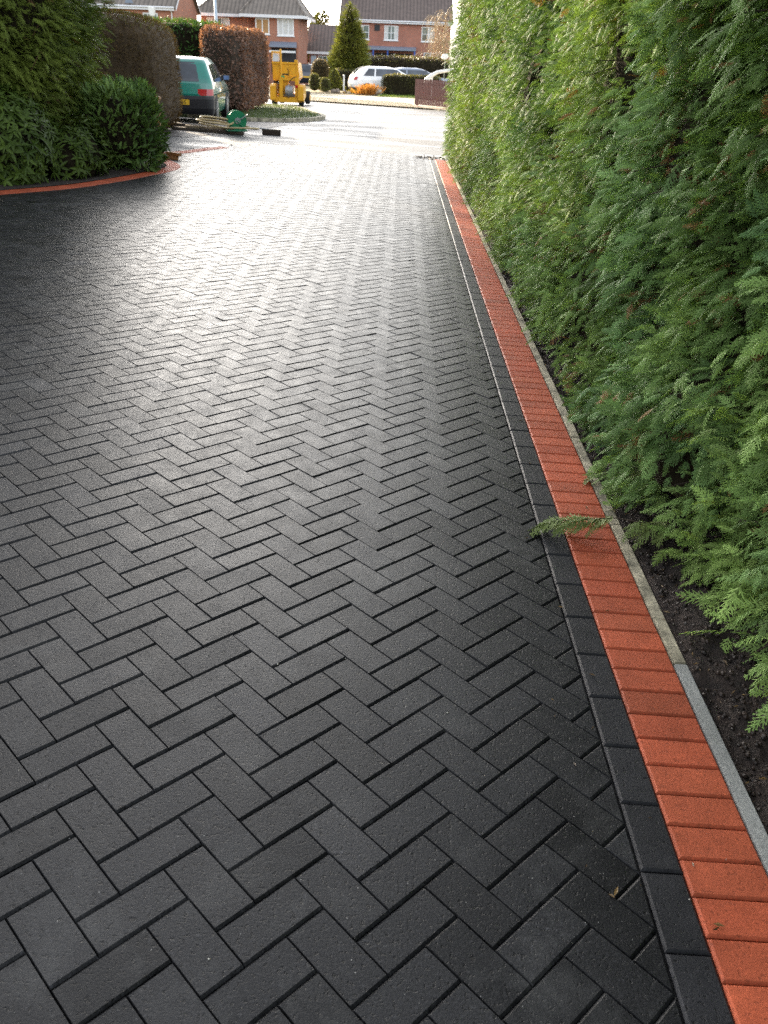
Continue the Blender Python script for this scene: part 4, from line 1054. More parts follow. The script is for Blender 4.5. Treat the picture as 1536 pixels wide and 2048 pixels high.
# red picket fence
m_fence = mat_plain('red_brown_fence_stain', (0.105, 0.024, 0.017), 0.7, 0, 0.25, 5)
FA, FB = Vector((0.80, 39.9, 0)), Vector((3.4, 35.6, 0)); FD = (FB - FA); FL = FD.length; FD.normalize(); ang = math.atan2(FD.y, FD.x)
root = thing('picket_fence', 'close boarded red brown picket fence at the road bend', 'fence', (FA.x, FA.y, float(T(FA.x, FA.y)) + 0.05), ang)
npk = int(FL / 0.115)
for i in range(npk):
    x_ = i * 0.115; p = FA + FD * x_; dz = float(T(p.x, p.y) - T(FA.x, FA.y)); hgt = 0.98 + random.uniform(-0.012, 0.012)
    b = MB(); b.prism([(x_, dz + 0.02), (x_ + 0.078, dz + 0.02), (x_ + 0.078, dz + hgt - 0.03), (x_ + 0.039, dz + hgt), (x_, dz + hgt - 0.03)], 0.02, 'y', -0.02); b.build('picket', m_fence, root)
for zr in (0.22, 0.76):
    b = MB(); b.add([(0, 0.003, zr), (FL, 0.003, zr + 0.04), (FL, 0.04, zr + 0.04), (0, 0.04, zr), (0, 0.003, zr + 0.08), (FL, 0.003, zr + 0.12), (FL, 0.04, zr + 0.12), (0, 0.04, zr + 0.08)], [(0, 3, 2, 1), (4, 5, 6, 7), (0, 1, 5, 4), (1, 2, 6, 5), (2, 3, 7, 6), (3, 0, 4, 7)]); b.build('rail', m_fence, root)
for x_ in (0.0, FL / 2, FL - 0.08):
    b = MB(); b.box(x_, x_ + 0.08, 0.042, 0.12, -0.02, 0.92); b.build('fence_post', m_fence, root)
# white curved rail and post behind the fence
m_wpl = mat_plain('white_plastic', (0.75, 0.75, 0.73), 0.35, 0, 0.06, 6)
root = thing('garden_canopy', 'white curved canopy frame showing above the red fence', 'canopy', (2.2, 42.5, float(T(2.2, 42.5))))
b = MB(); b.tube([(-0.90, 0, 0.80), (-0.87, 0, 0.98), (-0.70, 0, 1.14), (-0.42, 0, 1.30), (0.05, 0, 1.38), (0.6, 0, 1.42)], [0.09, 0.11, 0.085, 0.07, 0.065, 0.065], 12); b.build('canopy_arch', m_wpl, root, smooth=True)
b = MB(); b.tube([(-0.64, 0.05, 1.10), (-0.66, 0.05, 0.0)], 0.035, 8); b.build('upright', m_wpl, root); b = MB(); b.tube([(0.55, 0.05, 1.40), (0.55, 0.05, 0.0)], 0.035, 8); b.build('upright', m_wpl, root)
m_lead0 = mat_plain('grey_green_post', (0.10, 0.13, 0.10), 0.6, 0, 0.1, 4)
root = thing('white_flower_post', 'small white flower-like shape on a thin greenish post behind the red fence', 'flower', (2.12, 43.2, float(T(2.12, 43.2))))  # stands for a small white flower-like shape, not a lamp
b = MB(); b.tube([(0, 0, 0), (0, 0, 1.80)], 0.02, 8); b.build('post', m_lead0, root)
b = MB(); b.prism([(-0.19, 1.86), (-0.10, 2.02), (0.06, 2.06), (0.16, 1.98), (0.12, 1.85), (-0.06, 1.80)], 0.2, 'y', -0.1); b.build('lamp_head', m_wpl, root, 0.03)  # white flower-like head of the post

# ------------------------------------------------------------------ far gardens: hedges, topiary
G0, G1 = (0.050, 0.060, 0.016), (0.085, 0.10, 0.026)
TOPH = ((0.14, 0.155, 0.026), (0.21, 0.215, 0.04))
def zt(x, y): return float(T(x, y))
clipped('boundary_hedge', 'long flat topped hedge in front of the large brick house', (0.65, 64.0, 0.55), (2.9, 0.9, 1.12), 6.0, 8000, 0.12, NEEDLE, m_leaf, (0.075, 0.052, 0.026), (0.11, 0.082, 0.036), topcol=TOPH)
clipped('low_hedge', 'low clipped hedge behind the white marker post', (-3.1, 60.0, 0.22), (0.95, 0.5, 0.62), 6.0, 3000, 0.10, NEEDLE, m_leaf, (0.05, 0.045, 0.02), (0.08, 0.07, 0.03), topcol=TOPH)
clipped('box_hedge', 'low square box hedge hiding the front of the white estate car', (0.80, 53.3, 0.24), (1.65, 0.5, 0.54), 7.0, 6500, 0.085, NEEDLE, m_leaf, (0.06, 0.064, 0.018), (0.105, 0.105, 0.03), topcol=((0.24, 0.21, 0.035), (0.34, 0.29, 0.05)))  # low sun along the hedge top is put into the brighter top colour
def topiary(name, label, x, y, r, h, e, c0, c1, n=1800, size=0.075):
    zb = zt(x, y) + 0.08
    return clipped(name, label, (x, y, zb + h / 2), (r, r, h / 2), e, n, size, NEEDLE, m_leaf, c0, c1, group=None, cat='topiary', amp=0.02, depth=0.015, zmin=-0.99)
topiary('topiary_dome', 'largest brown green topiary dome beside the dark parked car', -4.55, 56.6, 0.54, 1.66, 2.4, (0.13, 0.092, 0.034), (0.18, 0.135, 0.05), 3200)
topiary('topiary_egg', 'slim upright topiary egg nearest the yellow machine', -4.72, 54.6, 0.27, 0.90, 2.6, (0.115, 0.125, 0.028), (0.19, 0.185, 0.045))
topiary('topiary_egg', 'smallest topiary egg half hidden between its neighbours', -4.33, 54.8, 0.19, 0.70, 2.4, (0.115, 0.125, 0.028), (0.19, 0.185, 0.045), 900)
topiary('topiary_egg', 'front topiary egg standing closest to the pavement', -3.98, 53.0, 0.27, 0.72, 2.4, (0.10, 0.115, 0.028), (0.17, 0.17, 0.045))
def cone_plant(name, label, cat, x, y, r, h, n, size, c0, c1, tm=None, spray=False, trunk=True, jag=0.05):
    zb = zt(x, y) + 0.08; root = thing(name, label, cat, (x, y, zb)); og_ = np.array(root.location)
    u = 1 - np.sqrt(rg.random(n)); a = rg.uniform(0, 2 * math.pi, n); prof = (1 - u) ** 0.82 * np.minimum(1, 0.72 + u * 3)
    rad = r * prof; p = np.stack([x + rad * np.cos(a), y + rad * np.sin(a), zb + 0.05 + u * h], -1)
    nn = np.stack([np.cos(a), np.sin(a), np.full(n, 0.35)], -1)
    p = p + nn * (vnoise(p, 2.2, 81) * jag * 1.4 + vnoise(p, 5, 82) * jag - np.abs(rg.normal(0, jag * 0.7, n)))[:, None]
    d = nn + rg.normal(0, 0.4, (n, 3)) + np.array([0, 0, 0.25])
    cc = mixcol(c0, c1, np.clip(0.5 + 0.6 * vnoise(p, 2.0, 83) + rg.normal(0, 0.2, n), 0, 1))
    f = Foliage(); t_ = SPRAY_LO[0] if spray else None
    if spray: f.add(*scatter(t_[0], t_[1], p, d, np.tile((0, 0, 1.0), (n, 1)), rg.normal(0, 0.8, n), size * rg.uniform(0.6, 1.4, n), cc, t_[2], 0.5))
    else: f.add(*scatter(NEEDLE[0], NEEDLE[1], p, d, nn, rg.normal(0, 0.5, n), size * rg.uniform(0.6, 1.4, n), cc))
    f.build('crown', m_spray if spray else m_leaf, root, og_)
    b = MB(); nseg = 20; rows = 10
    for i in range(rows + 1):
        uu = i / rows; rr_ = r * 0.84 * (1 - uu) ** 0.82 * min(1, 0.72 + uu * 3) + 0.005
        for k in range(nseg): b.v.append((rr_ * math.cos(2 * math.pi * k / nseg), rr_ * math.sin(2 * math.pi * k / nseg), 0.08 + uu * h * 0.96))
    for i in range(rows):
        for k in range(nseg): b.f.append((i * nseg + k, i * nseg + (k + 1) % nseg, (i + 1) * nseg + (k + 1) % nseg, (i + 1) * nseg + k))
    b.f.append(tuple(range(nseg))); b.build('inner_branches', m_core, root)
    b = MB(); b.tube([(0, 0, -0.1), (0, 0, h * 0.9)], [0.09, 0.02], 8); b.build('trunk', m_bark, root)
    return root
cone_plant('topiary_cone', 'yellow green pointed cone shrub among the topiary', 'topiary', -3.62, 55.4, 0.66, 1.18, 3000, 0.085, (0.14, 0.155, 0.02), (0.24, 0.25, 0.035), jag=0.025)
cone_plant('conifer_tree', 'tall pointed conifer tree in front of the large brick house', 'tree', -3.12, 62.0, 1.42, 4.85, 6000, 0.34, (0.10, 0.115, 0.022), (0.21, 0.215, 0.042), spray=True, jag=0.12)
root = thing('marker_post', 'thin white marker post in the gravel garden', 'post', (-3.0, 54.0, zt(-3.0, 54) + 0.08)); b = MB(); b.tube([(0, 0, -0.05), (0, 0, 0.86)], [0.045, 0.045], 10); b.build('post_shaft', m_wpl, root); b = MB(); b.tube([(0, 0, 0.861), (0, 0, 0.90)], [0.05, 0.03], 10); b.build('post_cap', m_wpl, root)
m_rock = mat_plain('garden_rock', (0.20, 0.16, 0.13), 0.85, 0, 0.4, 5, 0.6)
m_rock2 = mat_plain('pale_garden_rock', (0.36, 0.33, 0.28), 0.85, 0, 0.4, 5, 0.6)
def rock(label, x, y, s, mat=None, tall=0.7):
    bm = bmesh.new(); bmesh.ops.create_icosphere(bm, subdivisions=3, radius=1)
    pts = np.array([v.co for v in bm.verts]); nz = vnoise(pts + x * 7.3 + y, 1.4, 91) * 0.28 + vnoise(pts + y * 3.1, 3.5, 92) * 0.10
    for v, k in zip(bm.verts, nz): v.co = v.co * (1 + k) * s; v.co.z *= tall
    me = bpy.data.meshes.new('rock'); bm.to_mesh(me); bm.free(); o_ = link_mesh('rock', me, mat or m_rock); o_.location = (x, y, zt(x, y) + 0.08 + s * tall * 0.55)
    return tag(o_, label, 'rock', 'rocks edging the gravel garden')
rock('reddish brown rock beside the front topiary egg', -3.50, 52.9, 0.16)
rock('small dark rock just right of the reddish rock', -3.22, 52.6, 0.09)
rock('dark grey rock below the white marker post', -2.86, 52.6, 0.13)
rock('pale rock at the pavement edge under the yellow tufts', -2.60, 52.3, 0.10, m_rock2)
rock('upright pale grey boulder at the corner of the box hedge', -0.98, 51.9, 0.17, m_rock2, 1.25)
rock('broad brown rock behind the reddish rock', -3.30, 53.2, 0.17)
def tuft(label, x, y, n, h, sp, c0, c1, name='grass_tuft', cat='plant'):
    root = thing(name, label, cat, (x, y, zt(x, y) + 0.08)); pos = np.stack([rg.normal(0, sp * 0.35, n), rg.normal(0, sp * 0.35, n), np.zeros(n)], -1)
    d = np.stack([pos[:, 0] / sp * 1.1 + rg.normal(0, 0.25, n), pos[:, 1] / sp * 1.1 + rg.normal(0, 0.25, n), np.ones(n) * 0.9], -1)
    f = Foliage(); f.add(*scatter(NEEDLE[0] * np.array([0.5, 1, 3.0]), NEEDLE[1], pos, d, rg.normal(0, 1, (n, 3)), rg.uniform(0, 6, n), h * rg.uniform(0.5, 1.3, n), mixcol(c0, c1, rg.random(n))))
    f.build('blades', m_leaf, root); return root
tuft('orange grass tuft in front of the white car wheel', -1.52, 52.2, 900, 0.42, 0.62, (0.40, 0.16, 0.03), (0.55, 0.28, 0.08))
tuft('low yellow plant between the rocks and the white car', -2.35, 52.5, 420, 0.18, 0.4, (0.30, 0.24, 0.03), (0.42, 0.34, 0.06))
tuft('small golden plant at the rear of the white car', -2.0, 52.9, 300, 0.24, 0.3, (0.42, 0.25, 0.04), (0.5, 0.32, 0.07))
# cars across the road
estate = [(0.22, 0.14, 4.50, 0.80, 0.25), (0.34, 0.03, 4.58, 0.87, 0.3), (0.55, 0.0, 4.60, 0.89, 0.32), (0.75, 0.06, 4.50, 0.89, 0.32), (0.88, 0.12, 4.20, 0.87, 0.3), (1.0, 0.20, 3.35, 0.84, 0.28), (1.15, 0.34, 3.05, 0.79, 0.26), (1.32, 0.55, 2.65, 0.72, 0.24), (1.40, 0.75, 2.40, 0.66, 0.24), (1.45, 1.05, 2.05, 0.54, 0.24)]
car('white_estate_car', 'white estate car parked behind the box hedge with its rear toward the topiary', (-2.72, 54.75, zt(-1, 54.3) - 0.0), R(-76), estate, m_white, 0.36, m_blackp, (0.85, 3.6), 0.32, (1.0, 1.36, 0.82),
    [(0.96, 1.33, 0.62, 1.25, 0.95, 1.3), (0.96, 1.33, 1.34, 3.2, 1.38, 2.55)], [(0.74, 0.9, 0.52, 0.95, m_redl, 'tail_light')], None, (2.9, 0.98))
car('silver_car', 'silver blue car parked behind the white estate car', (-0.9, 60.3, zt(0, 60)), R(-75), estate, m_silver, 0.36, m_blackp, (0.85, 3.6), 0.32, (1.0, 1.36, 0.82),
    [(0.96, 1.33, 0.62, 1.25, 0.95, 1.3), (0.96, 1.33, 1.34, 3.2, 1.38, 2.55)], [(0.74, 0.9, 0.52, 0.95, m_redl, 'tail_light')], None, (2.9, 0.98))
hatch2 = [(t[0] * 1.06, t[1] * 1.1, t[2] * 1.1, t[3] * 1.06, t[4]) for t in hatch]
car('navy_car', 'dark navy hatchback parked by the garage with its tail to the street', (-6.62, 70.0, zt(-6.6, 70)), R(3), hatch2, m_navy, 0.5, m_navy, (0.72, 3.1), 0.3, (0.98, 1.36, 0.85), [(0.95, 1.31, 0.5, 1.1, 0.68, 1.1), (0.95, 1.31, 1.2, 2.5, 1.25, 2.0)], [(0.78, 1.0, 0.5, 0.9, m_redl, 'tail_light')], (0.0, 0.62, ''), None)

# ------------------------------------------------------------------ houses
m_brick1 = mat_brickwall('orange_brick', (0.44, 0.175, 0.105), (0.36, 0.135, 0.085), (0.30, 0.22, 0.17))
m_brick2 = mat_brickwall('red_brick', (0.42, 0.16, 0.105), (0.35, 0.125, 0.085), (0.28, 0.20, 0.16))
m_roof1 = mat_rooftile('grey_brown_tile', (0.150, 0.125, 0.104))
m_roof2 = mat_rooftile('dark_brown_tile', (0.115, 0.084, 0.072))
m_frame = mat_plain('white_window_frame', (0.78, 0.79, 0.80), 0.4, 0, 0.04, 3)
m_fascia = mat_plain('white_fascia', (0.72, 0.73, 0.76), 0.5, 0, 0.06, 1)
m_wglass = mat_glass('window_glass', (0.10, 0.13, 0.12), 0.08)
m_curtain = mat_plain('net_curtain', (0.62, 0.62, 0.60), 0.8, 0, 0.15, 8)
m_warm = mat_plain('warm_curtain', (0.45, 0.26, 0.11), 0.8, 0, 0.2, 3)
m_lead = mat_plain('grey_blue_canopy', (0.20, 0.24, 0.31), 0.5, 0, 0.12, 3)
m_bluep = mat_plain('blue_paint', (0.03, 0.10, 0.42), 0.4, 0, 0.1, 3)
m_paleblue = mat_plain('pale_blue_door', (0.42, 0.52, 0.62), 0.4, 0, 0.08, 3)
m_darkroof = mat_plain('dark_gap', (0.03, 0.03, 0.035), 0.7, 0, 0.2, 3)
def window(root, x0, x1, z0, z1, yf, cols, rows, glass=None, fw=0.055, curtain=None, transom=None):
    b = MB(); y0 = yf - 0.035; t = fw
    b.box(x0, x1, y0, yf + 0.02, z0, z0 + t); b.box(x0, x1, y0, yf + 0.02, z1 - t, z1)
    b.box(x0, x0 + t, y0, yf + 0.02, z0 + t, z1 - t); b.box(x1 - t, x1, y0, yf + 0.02, z0 + t, z1 - t)
    for c in range(1, cols):
        xc = x0 + (x1 - x0) * c / cols; b.box(xc - t * 0.5, xc + t * 0.5, y0 + 0.003, yf + 0.02, z0 + t, z1 - t)
        ys_ = None
    for r_ in range(1, rows):
        zr = z0 + (z1 - z0) * r_ / rows
        for c in range(cols):
            xa = x0 + (x1 - x0) * c / cols + t * 0.5 + (t * 0.5 if c == 0 else 0); xb = x0 + (x1 - x0) * (c + 1) / cols - t * 0.5 - (t * 0.5 if c == cols - 1 else 0)
            b.box(xa, xb, y0 + 0.006, yf + 0.02, zr - t * 0.35, zr + t * 0.35)
    b.box(x0 - 0.06, x1 + 0.06, yf - 0.09, yf + 0.02, z0 - 0.06, z0 - 0.002)
    w = b.build('window', m_frame, root)
    b = MB(); b.box(x0 + t * 0.9, x1 - t * 0.9, yf - 0.014, yf - 0.004, z0 + t * 0.9, z1 - t * 0.9); b.build('pane', glass or m_wglass, w)
    if curtain:
        for (ca, cb) in curtain[1]:
            b = MB(); b.box(x0 + (x1 - x0) * ca, x0 + (x1 - x0) * cb, yf - 0.018, yf - 0.0145, z0 + t, z1 - t)
            b.build('curtain', curtain[0], w)
    return w
def fascia_gutter(root, x0, x1, yf, z, over=0.28):
    b = MB(); b.box(x0, x1, yf - over, yf - over + 0.03, z - 0.19, z + 0.02); b.box(x0, x1, yf - over + 0.03, yf, z - 0.19, z - 0.165); b.build('fascia', m_fascia, root)
    b = MB(); b.tube([(x0, yf - over - 0.05, z - 0.02), (x1, yf - over - 0.05, z - 0.02)], 0.055, 8); b.build('gutter', m_fascia, root)
def pipe(root, x, yf, z0, z1, mat=None):
    b = MB(); b.tube([(x, yf - 0.32, z1), (x, yf - 0.30, z1 - 0.10), (x, yf - 0.06, z1 - 0.32), (x, yf - 0.06, z0)], 0.04, 8); b.build('drainpipe', mat or m_fascia, root)
def gable_roof(root, x0, x1, y0, y1, ze, zr, mat, over=0.3, vx=0.15):
    """ridge along x, thick slab"""
    ym = (y0 + y1) / 2; b = MB(); s = (zr - ze) / (ym - y0); t = 0.10
    prof = [(y0 - over, ze - s * over), (ym, zr), (y1 + over, ze - s * over), (y1 + over, ze - s * over + t), (ym, zr + t), (y0 - over, ze - s * over + t)]
    b.prism(prof, (x1 - x0) + 2 * vx, 'x', x0 - vx)
    rf = b.build('roof', mat, root)
    b = MB(); b.tube([(x0 - vx, ym, zr + t), (x1 + vx, ym, zr + t)], 0.09, 8); b.build('ridge_tiles', mat, rf)
    for xa in (x0 - vx - 0.022, x1 + vx + 0.002):
        b = MB(); pf = [(y0 - over, ze - s * over - 0.06), (ym, zr - 0.06), (y1 + over, ze - s * over - 0.06), (y1 + over, ze - s * over + t * 0.9), (ym, zr + t * 0.9), (y0 - over, ze - s * over + t * 0.9)]
        b.prism(pf, 0.02, 'x', xa); b.build('bargeboard', m_fascia, rf)
    return rf
def gable_walls(root, x0, x1, y0, y1, zb, ze, zr, mat):
    b = MB(); ym = (y0 + y1) / 2
    b.prism([(y0, zb), (y1, zb), (y1, ze - 0.02), (ym, zr - 0.02), (y0, ze - 0.02)], x1 - x0, 'x', x0); return b.build('wall', mat, root)

# large brick house on the right
H3 = (0, 85.0, zt(0, 85)); root = thing('brick_house', 'large brick house with long dark roof and grey blue porch canopy behind the conifer tree', 'house', H3)
zb = 0.0; ze = 4.95 - 0.0; off = H3[2]
gz = lambda z: z - off            # world height to house height
E3 = gz(4.45); R3 = E3 + 2.05
gable_walls(root, -5.05, 4.45, 0, 7.0, -0.3, E3, R3, m_brick2)
gable_roof(root, -5.05, 4.45, 0, 7.0, E3, R3, m_roof2, 0.32, 0.14)
fascia_gutter(root, -5.10, 4.55, 0, E3 - 0.06, 0.34)
window(root, -3.34, -2.62, gz(2.93), gz(4.02), 0, 1, 2, None, 0.06, (m_curtain, [(0.1, 0.35)]))
window(root, -1.31, -0.10, gz(2.94), gz(4.05), 0, 2, 2, None, 0.06, (m_curtain, [(0.06, 0.3), (0.7, 0.93)]))
window(root, 1.93, 3.04, gz(2.93), gz(4.05), 0, 2, 2, None, 0.06, (m_curtain, [(0.5, 0.9)]))
b = MB(); b.box(-2.17, -1.70, -0.05, -0.002, gz(3.62), gz(4.08)); b.build('alarm_box', m_darkroof, root, 0.01)
b = MB(); b.prism([(-1.25, gz(2.16)), (-1.25, gz(2.30)), (-0.003, gz(2.48)), (-0.003, gz(2.16))], 4.6, 'x', -3.1); b.build('porch_canopy', m_lead, root)
for x_ in (-2.20, -0.95, 1.38):
    b = MB(); b.tube([(x_, -1.15, -0.2), (x_, -1.15, gz(2.158))], 0.07, 10); b.build('porch_post', m_bluep, root)
b = MB(); b.box(-2.05, 1.2, -0.03, -0.002, gz(0.75), gz(1.95)); b.build('front_window_band', m_darkroof, root)
b = MB()
for x_ in (-1.5, -0.4, 0.5): b.box(x_, x_ + 0.05, -0.06, -0.031, gz(0.75), gz(1.95))
b.build('front_window_bars', m_frame, root)
b = MB(); b.box(-2.95, -2.35, -0.04, -0.002, gz(-0.3), gz(1.95)); b.build('front_door', m_paleblue, root)
window(root, 2.2, 3.9, gz(0.9), gz(2.1), 0, 3, 1, None, 0.06)
b = MB(); b.box(-5.02, -4.4, 2.9, 3.8, R3 - 0.6, R3 + 1.0); ch = b.build('chimney', m_brick1, root)
b = MB(); b.cyl((-4.71, 3.35, R3 + 1.0), 0.12, 0.3, 'z', 12); b.build('chimney_pot', m_brick1, ch)
# garage left of it
HG = (0, 81.0, zt(-6.5, 81)); root = thing('garage', 'low brick garage with steep dark brown roof left of the large house', 'garage', HG); off = HG[2]
b = MB(); b.box(-7.45, -5.15, 0, 5.5, -0.3, gz(1.86)); b.build('wall', m_brick2, root)
b = MB(); b.prism([(-0.35, gz(1.74)), (2.75, gz(3.78)), (5.9, gz(1.74)), (5.9, gz(1.86)), (2.75, gz(3.90)), (-0.35, gz(1.86))], 2.62, 'x', -7.70); b.build('roof', m_roof2, root)
b = MB(); b.box(-7.72, -5.06, -0.39, -0.355, gz(1.66), gz(1.85)); b.build('fascia', m_fascia, root)
window(root, -6.72, -5.60, gz(0.6), gz(1.55), 0, 3, 1)
b = MB(); b.box(-7.30, -6.86, -0.04, -0.003, -0.2, gz(1.55)); b.build('door', m_paleblue, root)
# hipped house in the middle
H2 = (0, 74.0, zt(-11, 74)); root = thing('brick_house', 'brick house with hipped grey tile roof behind the copper beech hedge', 'house', H2); off = H2[2]
E2 = gz(4.12)
b = MB(); b.box(-10.9, -7.62, 0, 7.5, -0.3, E2); b.box(-15.2, -10.9, 1.2, 7.5, -0.3, E2 - 0.003); b.build('wall', m_brick1, root)
def hip_roof(root_, x0, x1, y0, y1, ze_, zr_, xr0, xr1, mat, nm='roof'):
    ym = (y0 + y1) / 2; b_ = MB(); t = 0.1
    vs = [(x0, y0, ze_), (x1, y0, ze_), (x1, y1, ze_), (x0, y1, ze_), (xr0, ym, zr_), (xr1, ym, zr_)]
    b_.add(vs, [(0, 1, 5, 4), (1, 2, 5), (2, 3, 4, 5), (3, 0, 4), (3, 2, 1, 0)])
    r_ = b_.build(nm, mat, root_)
    b_ = MB()
    for a_, c_ in ((0, 4), (1, 5), (4, 5), (2, 5), (3, 4)): b_.tube([vs[a_], vs[c_]], 0.08, 8)
    b_.build('hip_tiles', mat, r_); return r_
hip_roof(root, -15.75, -9.8, 0.7, 8.0, E2 + 0.004, E2 + 2.5, -13.0, -11.0, m_roof1)
hip_roof(root, -12.0, -7.05, -0.45, 8.2, E2, E2 + 2.45, -10.3, -8.9, m_roof1)
b = MB(); b.box(-12.0, -7.05, -0.49, -0.452, E2 - 0.18, E2 + 0.02); b.box(-15.78, -12.003, 0.65, 0.698, E2 - 0.18, E2 + 0.02); b.box(-7.048, -7.01, -0.45, 8.0, E2 - 0.18, E2 + 0.02); b.build('fascia', m_fascia, root)
b = MB(); b.box(-12.0, -7.05, -0.45, 0.0, E2 - 0.185, E2 - 0.16); b.build('soffit', m_fascia, root)
window(root, -14.75, -13.0, gz(2.95), gz(3.88), 1.2, 3, 1, None, 0.07, (m_curtain, [(0.04, 0.28), (0.72, 0.95)]))
window(root, -10.8 - 0.02, -9.85 - 0.0, gz(2.9), gz(3.9), 0, 2, 1, m_warm, 0.07) if False else None
window(root, -12.4 + 1.55, -11.35 + 1.55, gz(2.85), gz(3.90), 0, 2, 1, None, 0.08, (m_warm, [(0.06, 0.94)]))
window(root, -9.52, -9.28, gz(3.36), gz(3.66), 0, 1, 1, m_curtain, 0.05) if False else None
window(root, -9.20, -7.95, gz(2.80), gz(3.93), 0, 3, 1, None, 0.09, (m_curtain, [(0.05, 0.30), (0.36, 0.64), (0.70, 0.95)]))
b = MB(); b.prism([(-0.9, gz(2.02)), (-0.9, gz(2.12)), (-0.003, gz(2.40)), (-0.003, gz(2.02))], 2.0, 'x', -9.75); b.build('porch_canopy', m_lead, root)
b = MB(); b.box(-9.75, -7.75, -0.97, -0.903, gz(1.66), gz(1.80)); b.build('porch_beam', m_frame, root)
b = MB(); b.box(-9.7, -7.8, -0.05, -0.003, gz(0.2), gz(1.95)); b.build('porch_opening', m_darkroof, root)
# gabled house at the far left
H1 = (0, 66.0, zt(-15, 66)); root = thing('brick_house', 'orange brick house with gabled end above the clipped brown hedge', 'house', H1); off = H1[2]
E1 = gz(4.15); R1 = E1 + 2.3
gable_walls(root, -23.5, -15.1, 0, 7.5, -0.3, E1, R1, m_brick1)
gable_roof(root, -23.5, -15.1, 0, 7.5, E1, R1, m_roof1, 0.35, 0.22)
fascia_gutter(root, -23.6, -15.0, 0, E1 - 0.08, 0.37)
window(root, -20.75, -19.80, gz(2.80), gz(3.75), 0, 2, 2, None, 0.07, (m_curtain, [(0.1, 0.4)]))
window(root, -19.00, -18.05, gz(2.80), gz(3.75), 0, 2, 2, None, 0.07, (m_curtain, [(0.5, 0.92)]))
window(root, -17.20, -16.20, gz(2.80), gz(3.72), 0, 3, 2, None, 0.07)
pipe(root, -15.25, 0, 0, E1 - 0.1)
b = MB(); b.prism([(-18.22, gz(4.22)), (-17.72, gz(4.22)), (-17.86, gz(4.55)), (-17.98, gz(4.62)), (-18.1, gz(4.5))], 0.25, 'y', -0.45); b.build('roof_vent', m_lead, root)
# lamp posts
root = thing('lamp_post', 'tall pale blue grey lamp post behind the copper beech hedge', 'lamp post', (-9.30, 50.0, zt(-9.3, 50))); m_lpost = mat_plain('galvanised_post', (0.42, 0.50, 0.58), 0.45, 0.3, 0.1, 4)
b = MB(); b.tube([(0, 0, -0.1), (0, 0, 1.2), (0, 0, 5.6)], [0.11, 0.085, 0.06], 14); b.build('post', m_lpost, root, smooth=True)
b = MB(); b.tube([(0, 0, 5.55), (0, -0.3, 5.75), (0, -0.9, 5.8)], 0.035, 8); b.build('arm', m_lpost, root)
b = MB(); b.box(-0.11, 0.11, -1.35, -0.85, 5.74, 5.86); b.build('lamp_head', m_lpost, root, 0.03)
root = thing('post_lantern', 'short white lamp post in front of the orange brick house', 'lamp post', (-15.3, 61.0, zt(-15.3, 61)))
b = MB(); b.tube([(0, 0, -0.1), (0, 0, 3.75)], [0.08, 0.06], 12); b.build('post', m_wpl, root)
b = MB(); b.prism([(-0.14, 3.76), (0.14, 3.76), (0.20, 4.22), (-0.24, 4.30)], 0.26, 'y', -0.13); b.build('lamp_head', m_wpl, root, 0.03)

# ------------------------------------------------------------------ trees behind
def broad_tree(name, label, x, y, r, h, c0, c1, n=2600, size=0.35, clear=0.25):
    zb = zt(x, y); root = thing(name, label, 'tree', (x, y, zb), 0, None); og_ = np.array(root.location)
    f = Foliage()
    for k in range(9):
        a = rg.uniform(0, 6.28); rr_ = rg.uniform(0.0, 0.55) * r; cz = zb + h * rg.uniform(clear + 0.12, 0.82); s = r * rg.uniform(0.35, 0.55)
        leaf_bush(f, (x + rr_ * math.cos(a), y + rr_ * math.sin(a), cz), (s, s, s * 1.1), 2.0, n // 9, size, LEAF_OVAL2, rg, c0, c1, 0.2, amp=s * 0.35, depth=s * 0.3, jit=0.8)
    f.build('crown', m_leaf, root, og_)
    b = MB(); b.tube([(0, 0, -0.1), (0.05, 0, h * 0.4), (0, 0.05, h * 0.8)], [0.22, 0.15, 0.04], 10)
    for k in range(7):
        a = k * 0.9; b.tube([(0.03, 0, h * (0.3 + 0.06 * k)), (math.cos(a) * r * 0.35, math.sin(a) * r * 0.35, h * (0.45 + 0.055 * k)), (math.cos(a) * r * 0.65, math.sin(a) * r * 0.65, h * (0.55 + 0.05 * k))], [0.08, 0.05, 0.015], 6, False)
    b.build('trunk', m_bark, root)
broad_tree('garden_tree', 'olive green evergreen tree between the hipped house and the garage', -7.9, 92.0, 1.9, 6.2, (0.06, 0.075, 0.02), (0.12, 0.13, 0.035), 3000, 0.3)
broad_tree('garden_tree', 'darker evergreen tree close behind the garage wall', -8.1, 84.0, 1.25, 4.4, (0.045, 0.055, 0.016), (0.085, 0.09, 0.026), 2400, 0.26, 0.05)
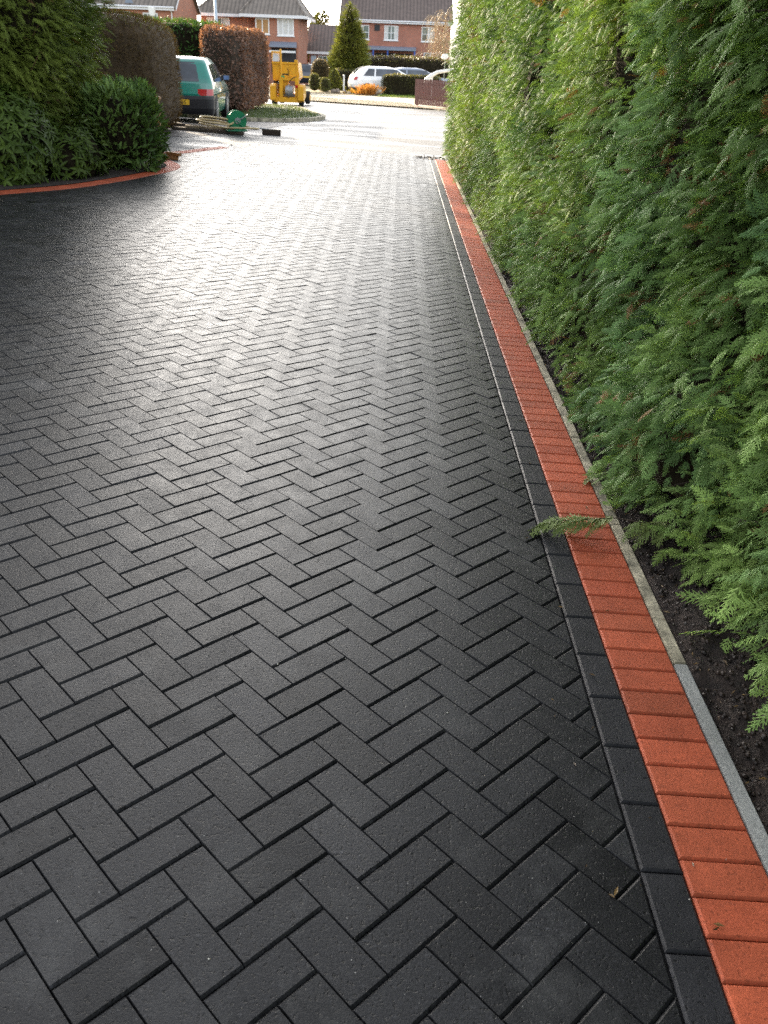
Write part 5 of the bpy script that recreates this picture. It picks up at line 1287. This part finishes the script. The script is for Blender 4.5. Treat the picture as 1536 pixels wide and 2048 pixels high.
# wispy bare weeping tree
root = thing('weeping_birch', 'bare weeping tree with pale golden twigs in front of the large house', 'tree', (3.05, 67.5, zt(3.05, 67.5))); m_gold = mat_plain('golden_twig', (0.46, 0.34, 0.20), 0.6, 0, 0.25, 9)
b = MB(); b.tube([(0.25, 0, -0.1), (0.15, 0, 1.5), (0.0, 0, 3.2), (0.1, 0, 4.7)], [0.11, 0.09, 0.06, 0.02], 10); b.build('trunk', m_gold, root)
b = MB()
rr2 = random.Random(3)
for k in range(58):
    a = rr2.uniform(0, 6.28); z0 = rr2.uniform(1.7, 4.7); L = rr2.uniform(0.5, 1.55) * (1.15 - 0.12 * z0); L = max(0.35, L)
    if math.cos(a) < -0.2: L *= 1.25
    tip = Vector((math.cos(a) * L, math.sin(a) * L, z0 + rr2.uniform(0.1, 0.6)))
    b.tube([(0.08, 0, z0), tip * 0.55 + Vector((0, 0, z0 * 0.45 + 0.15)), tip], [0.022, 0.015, 0.009], 5, False)
    for j in range(9):
        t = rr2.uniform(0.35, 1.0); p0 = Vector((0.08, 0, z0)).lerp(tip, t) + Vector((0, 0, 0.12 * (1 - t)))
        dl = rr2.uniform(0.35, 1.1); dx, dy = rr2.uniform(-0.22, 0.22), rr2.uniform(-0.22, 0.22)
        b.tube([p0, p0 + Vector((dx + math.cos(a) * 0.14, dy, -dl * 0.35)), p0 + Vector((dx * 1.5 + math.cos(a) * 0.16, dy * 1.5, -dl))], [0.009, 0.007, 0.004], 4, False)
b.build('crown', m_gold, root)

# ------------------------------------------------------------------ small litter
n = 260; ly = rg.normal(17.35, 0.10, n); lx = rg.uniform(0.45, 1.35, n)
pos = np.stack([lx, ly, T(lx, ly) + 0.012], -1); f = Foliage(); f.add(*scatter(LEAF_OVAL2[0], LEAF_OVAL2[1], pos, np.stack([rg.normal(0, 1, n), rg.normal(0, 1, n), rg.normal(0, 0.2, n)], -1), np.tile((0, 0, 1.0), (n, 1)), rg.normal(0, 0.5, n), rg.uniform(0.02, 0.06, n), mixcol((0.012, 0.009, 0.006), (0.04, 0.028, 0.015), rg.random(n)))); tag(f.build('leaf_litter', m_leaf), kind='stuff')
n = 420; gx = rg.uniform(-2.6, 0.95, n); gy = 0.5 + 5.5 * rg.random(n) ** 1.6
pos = np.stack([gx, gy, T(gx, gy) + 0.002], -1); f = Foliage(); f.add(*scatter(SV, SF, pos, rg.normal(0, 1, (n, 3)), rg.normal(0, 1, (n, 3)), rg.uniform(0, 6, n), 0.0005 + 0.0022 * rg.random(n) ** 5, mixcol((0.30, 0.29, 0.27), (0.65, 0.64, 0.6), rg.random(n)))); tag(f.build('loose_grit', m_leaf), kind='stuff')
n = 15000; gx = rg.uniform(1.06, 1.6, n); gy = 0.8 + 8 * rg.random(n) ** 1.5
zg = np.minimum(soil_z(gx, gy) - 0.012 + np.clip((gx - 1.06) * 0.12, 0, 0.06), 9) + T(gx, gy)
pos = np.stack([gx, gy, zg], -1); f = Foliage(); f.add(*scatter(SV, SF, pos, rg.normal(0, 1, (n, 3)), rg.normal(0, 1, (n, 3)), rg.uniform(0, 6, n), 0.002 + 0.009 * rg.random(n) ** 2.2, mixcol((0.012, 0.008, 0.006), (0.055, 0.037, 0.028), rg.random(n)))); tag(f.build('soil_crumbs', m_leaf), kind='stuff')

n = 520; lx = 1.04 + np.abs(rg.normal(0, 0.16, n)); lx[:70] = rg.uniform(0.55, 1.05, 70); ly = 0.9 + 9 * rg.random(n) ** 1.3
zg = np.where(lx > 1.06, np.minimum(soil_z(lx, ly) - 0.012 + np.clip((lx - 1.06) * 0.12, 0, 0.06), 9) + 0.006, 0.006) + T(lx, ly)
pos = np.stack([lx, ly, zg], -1); f = Foliage(); f.add(*scatter(LEAF_OVAL2[0] * np.array([0.5, 1, 1]), LEAF_OVAL2[1], pos, np.stack([rg.normal(0, 1, n), rg.normal(0, 1, n), rg.normal(0, 0.15, n)], -1), np.tile((0, 0, 1.0), (n, 1)), rg.normal(0, 0.4, n), rg.uniform(0.006, 0.028, n), mixcol((0.06, 0.035, 0.018), (0.24, 0.16, 0.07), rg.random(n)))); tag(f.build('fallen_needles', m_leaf), kind='stuff')
